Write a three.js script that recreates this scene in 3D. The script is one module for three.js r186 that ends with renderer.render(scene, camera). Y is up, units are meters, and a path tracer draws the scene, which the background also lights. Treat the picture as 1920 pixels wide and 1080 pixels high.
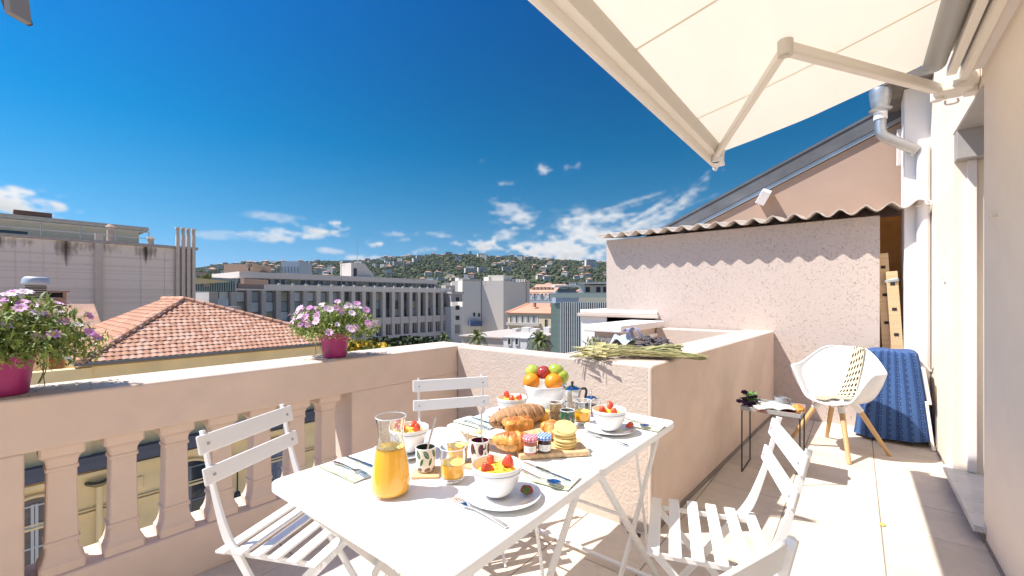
import * as THREE from 'three';
import { RoundedBoxGeometry } from 'three/addons/geometries/RoundedBoxGeometry.js';
import { mergeGeometries, toCreasedNormals } from 'three/addons/utils/BufferGeometryUtils.js';

// ------------------------------------------------------------------ camera, sky, sun, exposure
const H = 1.27, FOCAL = 800, YAW = Math.atan2(1606 - 960, FOCAL), HORIZON = 558;
const scene = new THREE.Scene();
const camera = new THREE.PerspectiveCamera(2 * Math.atan(540 / FOCAL) * 180 / Math.PI, 1920 / 1080, 0.05, 12000);
camera.position.set(0, H, 0);
camera.rotation.y = YAW;
camera.setViewOffset(1920, 1080, 0, 540 - HORIZON, 1920, 1080);
scene.add(camera);

const SUN = new THREE.Vector3(-0.50, 1, 0.45).normalize();
const sun = new THREE.DirectionalLight(new THREE.Color().setRGB(1, 0.955, 0.89), 4.0);
sun.position.copy(SUN).multiplyScalar(60); sun.target.position.set(0, 0, 0);
sun.castShadow = true; sun.shadow.mapSize.set(4096, 4096);
Object.assign(sun.shadow.camera, { left: -14, right: 14, top: 14, bottom: -14, near: 1, far: 140 });
scene.add(sun, sun.target);

const EXPOSURE = 1.88;
const renderer = new THREE.WebGLRenderer({ antialias: true });
renderer.toneMapping = THREE.LinearToneMapping;
renderer.toneMappingExposure = EXPOSURE;
renderer.shadowMap.enabled = true;

// ------------------------------------------------------------------ noise and random numbers
let seed = 12345;
const rnd = () => { seed |= 0; seed = seed + 0x6D2B79F5 | 0; let t = Math.imul(seed ^ seed >>> 15, 1 | seed); t = t + Math.imul(t ^ t >>> 7, 61 | t) ^ t; return ((t ^ t >>> 14) >>> 0) / 4294967296; };
const rr = (a, b) => a + (b - a) * rnd();
const hash = (x, y) => { let h = Math.imul(x | 0, 374761393) + Math.imul(y | 0, 668265263) | 0; h = Math.imul(h ^ h >>> 13, 1274126177); return ((h ^ h >>> 16) >>> 0) / 4294967296; };
const mod = (a, n) => ((a % n) + n) % n, sm = t => t * t * (3 - 2 * t), clamp = (v, a = 0, b = 1) => Math.min(b, Math.max(a, v)), lerp = (a, b, t) => a + (b - a) * t;
const ss = (a, b, v) => sm(clamp((v - a) / (b - a)));
function vn(x, y, p = 1 << 20) { const i = Math.floor(x), j = Math.floor(y), u = sm(x - i), v = sm(y - j), g = (a, b) => hash(mod(a, p), mod(b, p)); return lerp(lerp(g(i, j), g(i + 1, j), u), lerp(g(i, j + 1), g(i + 1, j + 1), u), v); }
function fbm(x, y, o = 4, p = 1 << 20) { let s = 0, a = 0.5, n = 0; for (let k = 0; k < o; k++) { s += a * vn(x + 17 * k, y + 31 * k, p); n += a; a *= 0.5; x *= 2; y *= 2; p *= 2; } return s / n; }

// a pixel of the 1920 x 1080 photograph as a direction, and as a point at a given distance along the view
const FWD = new THREE.Vector3(-Math.sin(YAW), 0, -Math.cos(YAW)), RGT = new THREE.Vector3(Math.cos(YAW), 0, -Math.sin(YAW));
const ray = (x, y) => FWD.clone().addScaledVector(RGT, (x - 960) / FOCAL).add(new THREE.Vector3(0, (HORIZON - y) / FOCAL, 0));
const at = (x, y, d) => ray(x, y).multiplyScalar(d).add(new THREE.Vector3(0, H, 0));
const onX = (x, y, X) => { const r = ray(x, y); return r.multiplyScalar(X / r.x).add(new THREE.Vector3(0, H, 0)); };
const onZ = (x, y, Z) => { const r = ray(x, y); return r.multiplyScalar(Z / r.z).add(new THREE.Vector3(0, H, 0)); };
const onY = (x, y, Y) => { const r = ray(x, y); return r.multiplyScalar((Y - H) / r.y).add(new THREE.Vector3(0, H, 0)); };

{ // the sky: air and clouds
  const W = 2048, Hh = 1024, data = new Float32Array(W * Hh * 4);
  const azel = (px, py) => { const d = ray(px, py).normalize(); return [Math.atan2(d.z, d.x) * 180 / Math.PI, Math.asin(d.y) * 180 / Math.PI]; };
  const clouds = [ // pixel, half width and half height in degrees, density, softness, tilt
    [12, 372, 4.2, 1.7, 1.15, .35], [640, 428, 3.9, 1.2, 1.0, .45], [510, 441, 3.8, .8, .75, .6], [530, 408, 3.4, .6, .45, .8], [400, 440, 2.8, .5, .35, .8], [590, 446, 1.6, .5, .7, .5], [760, 452, 1.5, .45, .7, .5], [620, 470, 1.8, .4, .55, .6], [860, 456, 1.2, .5, .8, .45],
    [700, 455, 1.3, .6, 1.0, .4], [690, 484, 2.8, .5, .65, .6], [730, 438, 2.2, .5, .45, .8], [820, 440, 3.6, .6, .5, .8], [790, 470, 2.8, .6, .65, .6], [850, 478, 3.8, .5, .65, .6],
    [903, 454, 2.2, 1.1, 1.2, .4], [905, 468, 3.2, .6, .8, .5], [945, 342, 1.3, .5, .5, .8], [900, 300, .8, .4, .35, .8], [1020, 320, 1.1, .9, .75, .6], [1075, 312, 1.7, .8, .75, .65, 20],
    [1010, 445, 7.0, 3.0, .72, .85], [1090, 440, 8.0, 3.2, .70, .9], [955, 398, 2.8, 2.0, .6, .8, -30], [1130, 425, 8, 2.4, .6, .92], [1045, 468, 7, 1.5, 1.2, .45], [1180, 455, 8, 2.6, .8, .8], [965, 463, 3.2, 1.0, .9, .5], [880, 492, 9, .5, .5, .7], [1120, 484, 8, 1.4, .9, .6],
    [1235, 398, 7.5, 1.1, .75, .95, 30], [1290, 368, 5.5, .9, .7, .95, 38], [1150, 392, 7, .7, .45, .95, 12], [1200, 420, 8, 1.0, .6, .95, 18]
  ].map(([x, y, w, h, a, r, t = 0]) => [...azel(x, y), w, h, a, r, Math.cos(t * Math.PI / 180), Math.sin(t * Math.PI / 180)]);
  const viewAz = azel(960, 500)[0]; for (let k = 0; k < 46; k++) clouds.push([viewAz + 62 + k * 5.2 + rr(-3, 3), rr(4, 17), rr(3, 8), rr(1, 3), rr(.6, 1), k % 3 ? .8 : .5, 1, 0]); // the same fair weather clouds all round the horizon
  for (let j = 0; j < Hh; j++) for (let i = 0; i < W; i++) {
    const az = (i + 0.5) / W * 360 - 180, el = (j + 0.5) / Hh * 180 - 90, a = az * Math.PI / 180, e = el * Math.PI / 180;
    const dx = Math.cos(e) * Math.cos(a), dy = Math.sin(e), dz = Math.cos(e) * Math.sin(a);
    const cg = clamp(dx * SUN.x + dy * SUN.y + dz * SUN.z, -1, 1), g = Math.acos(cg) * 180 / Math.PI, up = Math.max(el, 0);
    const k = (0.40 + 1.78 * Math.exp(-Math.pow(g / 47, 2)) + 0.45 * Math.pow(Math.max(0, -cg), 2) + 1.6 * Math.exp(-g / 7)) / EXPOSURE;
    let r = Math.max(0.0, 0.9 * Math.exp(-up / 5.5) - 0.03) * k, gg = (0.10 + 1.25 * Math.exp(-up / 11)) * k, b = (0.42 + 1.55 * Math.exp(-up / 14)) * k;
    const w = 0.55 * Math.exp(-g / 8); r += w; gg += w; b += 0.94 * w;
    let dens = 0, thick = 0;
    if (el > -2 && el < 40) { let n1 = null, n2 = 0; for (const [ca, ce, w2, h2, am, sf, ct, st] of clouds) {
      const A = mod(az - ca + 180, 360) - 180, E = el - ce, da = (A * ct + E * st) / w2, de = (E * ct - A * st) / h2, q = da * da + de * de;
      if (q > 2.2) continue; if (n1 === null) { n1 = fbm(az * .30 + 3, el * .75 + 7, 6); n2 = fbm(az * 1.15, el * 2.6, 5); }
      const streak = sf > .9 ? fbm((A * ct + E * st) * .16 + ca, (E * ct - A * st) * 2.2, 5) : n1;
      const v = ss(lerp(.50, .30, sf), lerp(.72, 1.0, sf), .62 * (1 - q * .55) + (streak - .5) * 1.35 + (n2 - .5) * lerp(1.25, .55, sf) + .06) * am * ss(2.2, .5, q);
      dens = 1 - (1 - dens) * (1 - clamp(v)); thick = Math.max(thick, v * ss(.3, -.6, de));
    } }
    dens = clamp(dens);
    const lit = (1.02 - 0.34 * thick * (fbm(az * 1.7, el * 3.1, 3))) / EXPOSURE * 0.92;
    r = lerp(r, lit * 0.97, dens); gg = lerp(gg, lit * 0.985, dens); b = lerp(b, lit, dens);
    if (el < 0) { const f = clamp(-el / 6); r = lerp(r, 0.20, f); gg = lerp(gg, 0.19, f); b = lerp(b, 0.17, f); }
    const o = (j * W + i) * 4; data[o] = r; data[o + 1] = gg; data[o + 2] = b; data[o + 3] = 1;
  }
  const sky = new THREE.DataTexture(data, W, Hh, THREE.RGBAFormat, THREE.FloatType);
  sky.mapping = THREE.EquirectangularReflectionMapping; sky.magFilter = THREE.LinearFilter; sky.needsUpdate = true;
  scene.background = sky; scene.environment = sky;
}

// ------------------------------------------------------------------ helpers: textures, materials, geometry, things
const C = (r, g, b) => new THREE.Color().setRGB(r, g, b);
function dataTex(n, fn, srgb, rep = 1) {
  const d = new Uint8Array(n * n * 4);
  for (let j = 0; j < n; j++) for (let i = 0; i < n; i++) { const c = fn(i / n, j / n), o = (j * n + i) * 4; for (let k = 0; k < 3; k++) { let v = Array.isArray(c) ? c[k] : c; v = clamp(v); if (srgb) v = v <= 0.0031308 ? v * 12.92 : 1.055 * Math.pow(v, 1 / 2.4) - 0.055; d[o + k] = v * 255; } d[o + 3] = 255; }
  return finish(new THREE.DataTexture(d, n, n), srgb, rep);
}
function canvasTex(w, h, draw, srgb = true, rep = 1) { const c = document.createElement('canvas'); c.width = w; c.height = h; draw(c.getContext('2d'), w, h); return finish(new THREE.CanvasTexture(c), srgb, rep); }
function finish(t, srgb, rep) { t.wrapS = t.wrapT = THREE.RepeatWrapping; t.magFilter = THREE.LinearFilter; if (srgb) t.colorSpace = THREE.SRGBColorSpace; t.repeat.set(rep, rep); t.needsUpdate = true; return t; }
const std = (o) => new THREE.MeshStandardMaterial({ roughness: 0.8, side: THREE.DoubleSide, ...o });
const phy = (o) => new THREE.MeshPhysicalMaterial({ roughness: 0.5, side: THREE.DoubleSide, ...o });
const mottled = (c, amount, cells, n = 256) => dataTex(n, (u, v) => { const f = 1 + amount * (fbm(u * cells, v * cells, 5, cells) - 0.5) * 2; return c.map(x => x * f); }, true);
const cache = {};
const grain = (cells, n = 256) => cache[cells + 'g' + n] ||= dataTex(n, (u, v) => fbm(u * cells, v * cells, 4, cells), false);
const mott = (c, amount, cells = 6) => ({ color: C(...c.map(x => x / .8)), map: cache[amount + 'm' + cells] ||= dataTex(256, (u, v) => { const f = .8 * (1 + amount * (fbm(u * cells, v * cells, 5, cells) - 0.5) * 2); return [f, f, f]; }, true) });

const merge = list => { const a = list.map(g => { let q = g.index ? g.toNonIndexed() : g; if (!q.attributes.uv) q.setAttribute('uv', new THREE.BufferAttribute(new Float32Array(q.attributes.position.count * 2), 2)); if (!q.attributes.normal) q.computeVertexNormals(); for (const k of Object.keys(q.attributes)) if (!['position', 'normal', 'uv'].includes(k)) q.deleteAttribute(k); return q; }); return a.length === 1 ? a[0] : mergeGeometries(a); };
function muv(g, s = 1) { // uv in metres, by the way each face looks
  g = g.index ? g.toNonIndexed() : g; const p = g.attributes.position, uv = new Float32Array(p.count * 2), a = new THREE.Vector3(), b = new THREE.Vector3(), c = new THREE.Vector3();
  for (let i = 0; i < p.count; i += 3) {
    a.fromBufferAttribute(p, i); b.fromBufferAttribute(p, i + 1).sub(a); c.fromBufferAttribute(p, i + 2).sub(a); b.cross(c);
    const x = Math.abs(b.x), y = Math.abs(b.y), z = Math.abs(b.z), ax = x > y && x > z ? 0 : y > z ? 1 : 2;
    for (let k = 0; k < 3; k++) { const X = p.getX(i + k), Y = p.getY(i + k), Z = p.getZ(i + k), q = (i + k) * 2; uv[q] = (ax === 0 ? Z : X) * s; uv[q + 1] = (ax === 1 ? Z : Y) * s; }
  }
  g.setAttribute('uv', new THREE.BufferAttribute(uv, 2)); return g;
}
const box = (w, h, d, x = 0, y = 0, z = 0) => new THREE.BoxGeometry(w, h, d).translate(x, y, z);
const rbox = (w, h, d, r, x = 0, y = 0, z = 0, s = 2) => new RoundedBoxGeometry(w, h, d, s, Math.min(r, w / 2.01, h / 2.01, d / 2.01)).translate(x, y, z);
const span = (x0, x1, y0, y1, z0, z1, r = 0) => r ? rbox(x1 - x0, y1 - y0, z1 - z0, r, (x0 + x1) / 2, (y0 + y1) / 2, (z0 + z1) / 2) : box(x1 - x0, y1 - y0, z1 - z0, (x0 + x1) / 2, (y0 + y1) / 2, (z0 + z1) / 2);
const V = (x, y, z) => new THREE.Vector3(x, y, z), V2 = (x, y) => new THREE.Vector2(x, y);
const tube = (pts, r, seg = 24, rad = 8, closed = false) => new THREE.TubeGeometry(new THREE.CatmullRomCurve3(pts.map(p => Array.isArray(p) ? V(...p) : p), closed, 'centripetal'), seg, r, rad, closed);
const lathe = (pts, seg = 40) => new THREE.LatheGeometry(pts.map(p => V2(...p)), seg);
function beam(p, q, w, h, r = 0) { // a bar of section w x h from p to q
  const a = Array.isArray(p) ? V(...p) : p, b = Array.isArray(q) ? V(...q) : q, d = b.clone().sub(a), L = d.length(), g = r ? rbox(w, h, L, r) : box(w, h, L);
  const m = new THREE.Matrix4().lookAt(b, a, Math.abs(d.y) > 0.99 * L ? V(1, 0, 0) : V(0, 1, 0)); m.setPosition(a.clone().add(b).multiplyScalar(0.5)); return g.applyMatrix4(m);
}
function rod(p, q, r0, r1 = r0, seg = 10) { const a = Array.isArray(p) ? V(...p) : p, b = Array.isArray(q) ? V(...q) : q, d = b.clone().sub(a); return new THREE.CylinderGeometry(r1, r0, d.length(), seg).applyQuaternion(new THREE.Quaternion().setFromUnitVectors(V(0, 1, 0), d.clone().normalize())).translate((a.x + b.x) / 2, (a.y + b.y) / 2, (a.z + b.z) / 2); }
function surf(nu, nv, fn) { // an open sheet through fn(u, v)
  const pos = [], uv = [], idx = []; for (let j = 0; j <= nv; j++) for (let i = 0; i <= nu; i++) { const p = fn(i / nu, j / nv); pos.push(p.x, p.y, p.z); uv.push(i / nu, j / nv); }
  for (let j = 0; j < nv; j++) for (let i = 0; i < nu; i++) { const a = j * (nu + 1) + i, b = a + 1, c = a + nu + 1, d = c + 1; idx.push(a, b, d, a, d, c); }
  const g = new THREE.BufferGeometry(); g.setAttribute('position', new THREE.Float32BufferAttribute(pos, 3)); g.setAttribute('uv', new THREE.Float32BufferAttribute(uv, 2)); g.setIndex(idx); g.computeVertexNormals(); return g;
}
function slab(nu, nv, fn, t) { // a sheet with thickness t along its own normals, rim closed
  const top = surf(nu, nv, fn), P = top.attributes.position, N = top.attributes.normal, low = top.clone(), Q = low.attributes.position;
  for (let i = 0; i < P.count; i++) Q.setXYZ(i, P.getX(i) - N.getX(i) * t, P.getY(i) - N.getY(i) * t, P.getZ(i) - N.getZ(i) * t);
  const ring = []; for (let i = 0; i < nu; i++) ring.push(i); for (let j = 0; j < nv; j++) ring.push(j * (nu + 1) + nu); for (let i = nu; i > 0; i--) ring.push(nv * (nu + 1) + i); for (let j = nv; j > 0; j--) ring.push(j * (nu + 1));
  const rim = surf(ring.length, 1, (u, v) => { const k = ring[Math.round(u * ring.length) % ring.length], s = v < 0.5 ? P : Q; return V(s.getX(k), s.getY(k), s.getZ(k)); });
  low.computeVertexNormals(); return merge([top, low, rim]);
}
function strip(pts, ws, t, x) { // a flat bent bar in the plane x, given (z, y) points, widths and thickness
  const cv = new THREE.CatmullRomCurve3(pts.map(p => V(p[0], p[1], 0)), false, 'centripetal'), n = 20, L = [], R = [];
  for (let i = 0; i <= n; i++) { const u = i / n, p = cv.getPoint(u), d = cv.getTangent(u), f = u * (ws.length - 1), k = Math.min(Math.floor(f), ws.length - 2), w = lerp(ws[k], ws[k + 1], f - k) / 2; L.push(V2(p.x - d.y * w, p.y + d.x * w)); R.push(V2(p.x + d.y * w, p.y - d.x * w)); }
  const g = new THREE.ExtrudeGeometry(new THREE.Shape([...L, ...R.reverse()]), { depth: t, bevelEnabled: true, bevelThickness: .0012, bevelSize: .0012, bevelSegments: 1, curveSegments: 1 });
  return g.translate(0, 0, -t / 2).rotateY(-Math.PI / 2).translate(x, 0, 0);
}
function loftSquare(prof, cham = 0.18) { // square section with cut corners, prof of [y, half width]
  const P = []; for (const [y, h] of prof) { const c = h * cham; P.push([[h, h - c], [h - c, h], [-h + c, h], [-h, h - c], [-h, -h + c], [-h + c, -h], [h - c, -h], [h, -h + c]].map(([x, z]) => V(x, y, z))); }
  const g = surf(8, prof.length - 1, (u, v) => P[Math.round(v * (prof.length - 1))][Math.round(u * 8) % 8].clone());
  return toCreasedNormals(g, 0.6);
}
const used = new Map();
const numbered = n => { const k = used.get(n) || 0; used.set(n, k + 1); return k ? `${n}_${String(k).padStart(3, '0')}` : n; };
function tag(o, label, category, group, kind) { o.userData = {}; if (label) o.userData.label = label; if (category) o.userData.category = category; if (group) o.userData.group = group; if (kind) o.userData.kind = kind; return o; }
function thing(name, label, category, [x, y, z] = [0, 0, 0], turn = 0, group) { const o = new THREE.Group(); o.name = numbered(name); o.position.set(x, y, z); o.rotation.y = turn; scene.add(o); return tag(o, label, category, group); }
function part(parent, name, g, m, label, kind) { const o = new THREE.Mesh(Array.isArray(g) ? merge(g) : g, m); o.name = name; o.castShadow = o.receiveShadow = true; parent.add(o); if (label) o.userData.label = label; if (kind) o.userData.kind = kind; return o; }
function solo(name, g, m, label, category, group) { const o = part(scene, numbered(name), g, m); return tag(o, label, category, group); }
function struct(name, g, m) { const o = part(scene, numbered(name), g, m); return tag(o, null, null, null, 'structure'); }
function copy(o, label, [x, y, z], turn = o.rotation.y) { const c = o.clone(); c.name = numbered(o.name.replace(/_\d+$/, '')); c.position.set(x, y, z); c.rotation.set(0, turn, 0); c.userData = { ...o.userData, label }; scene.add(c); return c; }
const rot = (g, x = 0, y = 0, z = 0) => { if (x) g.rotateX(x); if (y) g.rotateY(y); if (z) g.rotateZ(z); return g; };

// ------------------------------------------------------------------ materials of the terrace
const bumpFine = grain(24, 512), bumpCoarse = grain(6, 256);
const M = {};
M.paint = std({ ...mott([.76, .60, .49], 0.1), bumpMap: bumpFine, bumpScale: .0012, roughness: .9 });
M.paintRough = std({ ...mott([.62, .51, .43], 0.1), bumpMap: grain(90, 512), bumpScale: .0026, roughness: .95 });
M.house = std({ ...mott([.88, .77, .645], 0.05), bumpMap: bumpFine, bumpScale: .0008, roughness: .88 });
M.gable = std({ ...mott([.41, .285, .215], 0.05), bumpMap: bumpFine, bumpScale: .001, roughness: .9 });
M.whiteWall = std({ ...mott([.84, .79, .75], 0.05), roughness: .85 });
{
  const strokes = (ctx, w, h, bg, fg) => { ctx.fillStyle = bg; ctx.fillRect(0, 0, w, h); let s = seed; seed = 77; for (let k = 0; k < 3200; k++) { const x = rnd() * w, y = rnd() * h, a = rnd() * 6.28, L = 2 + rnd() * rnd() * 15; ctx.strokeStyle = fg(rnd()); ctx.lineWidth = .7 + rnd() * 1.7; ctx.lineCap = 'round'; for (const [ox, oy] of [[0, 0], [w, 0], [0, h], [-w, 0], [0, -h]]) { ctx.beginPath(); ctx.moveTo(x + ox, y + oy); ctx.quadraticCurveTo(x + ox + Math.cos(a) * L * .5 + 3, y + oy + Math.sin(a) * L * .5 - 3, x + ox + Math.cos(a) * L, y + oy + Math.sin(a + .4) * L); ctx.stroke(); } } seed = s; };
  const speck = (ctx, w, h) => { let s = seed; seed = 5; for (let k = 0; k < 9000; k++) { ctx.fillStyle = rnd() > .5 ? 'rgba(255,240,232,.16)' : 'rgba(190,160,146,.16)'; ctx.fillRect(rnd() * w, rnd() * h, 1 + rnd() * 4, 1 + rnd() * 4); } seed = s; };
  const map = canvasTex(1024, 1024, (c, w, h) => { strokes(c, w, h, '#cbbbb0', q => `rgba(${150 + q * 50 | 0},${118 + q * 50 | 0},${104 + q * 48 | 0},.5)`); speck(c, w, h); }, true, 1 / 1.6);
  const bump = canvasTex(1024, 1024, (c, w, h) => strokes(c, w, h, '#c8c8c8', q => `rgba(${q * 90 | 0},${q * 90 | 0},${q * 90 | 0},.8)`), false, 1 / 1.6);
  M.scratched = std({ map, bumpMap: bump, bumpScale: .008, roughness: .95 });
}
const tileMaps = [0, 1, 2].map(k => dataTex(256, (u, v) => { const n = fbm(u * 5 + k * 9, v * 5, 5, 5), m = fbm(u * 26, v * 26 + k * 3, 3, 26), q = Math.abs(fbm(u * 3 + k * 5, v * 3 + 2, 5, 3) - .5), f = [.96, .90, 1.0][k] + 0.20 * (n - .5) + 0.10 * (m - .5) - (q < .018 ? .05 : 0); return [.72 * f, .62 * f, .505 * f]; }, true));
M.tiles = tileMaps.map(map => std({ map, roughness: .62, bumpMap: bumpFine, bumpScale: .0006 }));
M.grout = std({ ...mott([.30, .255, .215], 0.2), roughness: .95 });
M.white = std({ color: C(.84, .83, .81), roughness: .38 });
M.white.bumpMap = grain(60); M.white.bumpScale = .00015;
M.ceramic = phy({ color: C(.86, .85, .83), roughness: .12, clearcoat: .5, clearcoatRoughness: .08 });
M.steel = std({ color: C(.78, .79, .80), metalness: 1, roughness: .18 });
M.zinc = std({ ...mott([.52, .52, .51], 0.2), metalness: .85, roughness: .42 });
M.darkMetal = std({ color: C(.055, .055, .06), metalness: .5, roughness: .45 });
M.greyMetal = std({ ...mott([.40, .40, .39], 0.05), metalness: .3, roughness: .5 });
M.cream = std({ ...mott([.88, .82, .72], 0.05), roughness: .5 });
M.creamDark = std({ color: C(.66, .61, .52), roughness: .55 });
M.glass = phy({ color: C(.98, .99, .99), roughness: 0, transmission: 1, thickness: 0, ior: 1.45 });
M.glassWall = phy({ color: C(.96, .975, .975), roughness: 0, transmission: 1, thickness: .003, ior: 1.5 });
M.juice = phy({ color: C(1, .48, .012), roughness: .3, clearcoat: .6, clearcoatRoughness: .1 });
M.juiceTop = std({ ...mott([1, .66, .12], 0.2), roughness: .4 });
const woodTex = (c, k) => dataTex(256, (u, v) => { const r = Math.sin((u * 9 + fbm(u * 4, v * 1 + k, 3, 4) * 2.4) * 6.28) * .5 + .5, f = .86 + .22 * r + .18 * (fbm(u * 40, v * 3, 3, 40) - .5); return c.map((x, i) => x * (f - i * .03 * r)); }, true, 4);
M.wood = std({ map: woodTex([.62, .40, .19], 1), roughness: .55 });
M.woodPale = std({ map: woodTex([.70, .50, .28], 4), roughness: .5 });
// ------------------------------------------------------------------ the terrace: floor, parapets, walls
{ // floor of square tiles, laid with open joints
  const floor = new THREE.Group(); floor.name = 'terrace_floor'; scene.add(floor); tag(floor, null, null, null, 'structure');
  part(floor, 'grout_bed', muv(span(-2.35, 0.52, -0.2, -0.004, -5.42, 2.6)), M.grout);
  const P = 0.446, G = 0.0055, shapes = {};
  for (let i = -6; i <= 1; i++) for (let j = -6; j <= 13; j++) {
    let x0 = 0.107 + i * P, x1 = x0 + P, z1 = -3.16 + 0.44 * (j - 0), z0 = z1 - 0.44;
    x0 = Math.max(x0, -2.35); x1 = Math.min(x1, 0.52); z0 = Math.max(z0, -5.42); z1 = Math.min(z1, 2.6);
    if (x1 - x0 < 0.03 || z1 - z0 < 0.03) continue;
    if (z1 < -2.3 && x1 < -0.9) continue;
    const key = [(x1 - x0).toFixed(3), (z1 - z0).toFixed(3)].join();
    const g = shapes[key] ||= muv(rbox(x1 - x0 - G, 0.02, z1 - z0 - G, 0.0024, 0, -0.01, 0));
    const o = part(floor, 'tile', g, M.tiles[Math.floor(rnd() * 3)]); o.position.set((x0 + x1) / 2, rr(-.0006, .0006), (z0 + z1) / 2); o.rotation.y = Math.abs(x1 - x0 - P) < .01 && Math.abs(z1 - z0 - .44) < .01 && rnd() > .5 ? Math.PI : 0;
  }
}
const TOP = 0.907;
{ // balustrade on the left
  const t = thing('balustrade', 'pale pink masonry balustrade with square balusters along the left edge', 'balustrade', [-2.51, 0, -0.7]);
  const L = (x0, x1, y0, y1, z0, z1, r = .012) => muv(span(x0 + 2.51, x1 + 2.51, y0, y1, z0 + .7, z1 + .7, r));
  part(t, 'rail_beam', L(-2.675, -2.35, .70, TOP, -2.404, 2.6, .014), M.paint);
  part(t, 'plinth', L(-2.56, -2.352, -.25, .212, -1.387, -.093), M.paint);
  part(t, 'pier', L(-2.66, -2.351, -.25, .703, -.0935, 2.6, .008), M.paint);
  part(t, 'pier', L(-2.66, -2.351, -.25, .703, -2.403, -1.386, .008), M.paint);
  const g = muv(loftSquare([[.208, .064], [.246, .064], [.250, .061], [.264, .054], [.290, .0475], [.318, .045], [.321, .050], [.333, .050], [.338, .0455], [.37, .0445], [.50, .0425], [.60, .041], [.603, .046], [.614, .046], [.617, .0425], [.635, .044], [.65, .049], [.66, .058], [.664, .063], [.704, .063]], .1));
  for (let k = 0; k < 7; k++) { const b = part(t, 'baluster', g, M.paint); b.position.set(-2.435 + 2.51, 0, -.192 - .1785 * k + .7); b.rotation.y = rr(-.012, .012); }
}
{ // low walls around the light well
  const a = muv(span(-2.349, -.862, -.3, TOP - .002, -2.404, -2.246, .016));
  solo('low_wall', a, M.paintRough, 'low rough pink wall with sunlit face behind the breakfast table', 'wall');
  const ang = Math.atan2(.15, 3.12), len = 3.16;
  const b = thing('low_wall', 'smooth low wall in shade running back to the scratched wall', 'wall', [-.85, 0, -2.246], -ang);
  part(b, 'wall_body', muv(span(-.30, .002, -.3, TOP, -len, .0, .02)), M.paint);
  part(b, 'skirting', muv(span(.003, .008, 0, .035, -len, -.01)), M.grout);
  solo('low_wall', muv(span(-1.9, -1.02, -.6, TOP - .01, -5.36, -5.14, .012)), M.paintRough, 'low wall along the far side of the light well, under the scratched wall', 'wall');
  const c = thing('chimney_stump', 'low masonry stump with a broad white cap slab beyond the dried flowers', 'chimney', [-2.08, 0, -4.7]);
  part(c, 'body', muv(span(-.15, .17, -.6, .905, -.52, .5)), M.paintRough);
  part(c, 'cap_slab', muv(span(-.22, .22, .906, .98, -.64, .62, .012)), M.whiteWall);
  part(c, 'collar', muv(span(-.18, .20, .80, .84, -.55, .53, .006)), M.whiteWall);
  solo('low_wall', muv(span(-2.66, -2.50, -.4, .62, -5.3, -2.405, .012)), M.paintRough, 'outer low wall of the light well, left of the capped stump', 'wall');
  const w = thing('roof_parapet', 'white rendered parapet with a stepped coping left of the scratched wall', 'parapet', [-2.9, 0, -5.4]);
  part(w, 'wall_body', muv(span(-.18, .9, -3, 1.0, -3.5, 0)), M.whiteWall);
  part(w, 'coping', muv(span(-.22, .95, 1.003, 1.05, -3.5, .05, .008)), M.paintRough);
  part(w, 'coping', muv(span(-.19, .93, 1.053, 1.10, -3.5, .02, .008)), M.whiteWall);
  struct('light_well_roof', muv(span(-2.5, -.95, -.65, -.5, -5.4, -2.3)), M.paintRough);
  struct('house_body', muv(span(-2.6, 6, -16, -.7, -9.5, 3)), M.house);
}
{ // lean-to shed with a corrugated roof
  const t = thing('lean_to_shed', 'pink shed of scratched plaster under a wavy corrugated roof', 'shed', [-1.25, 0, -5.4]);
  part(t, 'front_wall', muv(span(-1.436, 1.425, -.3, 2.06, -.12, 0, .006)), M.scratched);
  part(t, 'side_wall', muv(span(-1.436, -1.33, -.3, 2.06, -.62, -.123)), M.scratched);
  part(t, 'back_panel', muv(span(1.0, 1.60, -.1, 2.09, -.42, -.38)), std({ ...mott([.60, .27, .075], 0.35), bumpMap: bumpCoarse, bumpScale: .004, roughness: .95 }), 'orange ochre plaster inside the shed opening');
  part(t, 'inner_side', muv(span(1.30, 1.42, -.1, 2.05, -.38, -.123)), M.scratched);
  const wave = (u, v) => { const x = lerp(-1.495, 1.72, u); return V(x, 2.095 + .03 * Math.cos(x / .187 * 6.2832) + .012 * fbm(u * 30, v * 4) + (x > 1.3 ? .012 : 0) + v * .10, lerp(.19, -.62, v)); };
  part(t, 'corrugated_roof', slab(260, 6, wave, .009), std({ map: dataTex(256, (u, v) => { const n = fbm(u * 8, v * 8, 5, 8), s = ss(.52, .62, fbm(u * 20 + 5, v * 20, 4, 20)); return [.66 - .22 * s, .58 - .22 * s, .49 - .20 * s].map(q => q * (.8 + .4 * n)); }, true, 3), roughness: .95 }));
}
{ // sections of ladder leaning inside the opening
  const t = thing('ladder', 'pale folded ladder leaning inside the orange shed opening', 'ladder', [.27, 0, -5.55]);
  const dark = std({ color: C(.02, .02, .02) });
  for (const [x0, y0, x1, y1, z] of [[.0, .02, -.075, 1.70, .06], [.075, .02, -.01, 1.52, .10]]) {
    const s = part(t, 'stile', beam([x0, y0, z], [x1, y1, z], .03, .085, .004), M.woodPale);
    for (let k = 0; k < 6; k++) { const f = .12 + k * .16; part(s, 'rung_end', box(.034, .028, .036, lerp(x0, x1, f), lerp(y0, y1, f), z), dark); }
  }
  part(t, 'strap', beam([-.07, 1.42, .09], [.04, 1.44, .125], .03, .035, .01), M.greyMetal);
}
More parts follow.
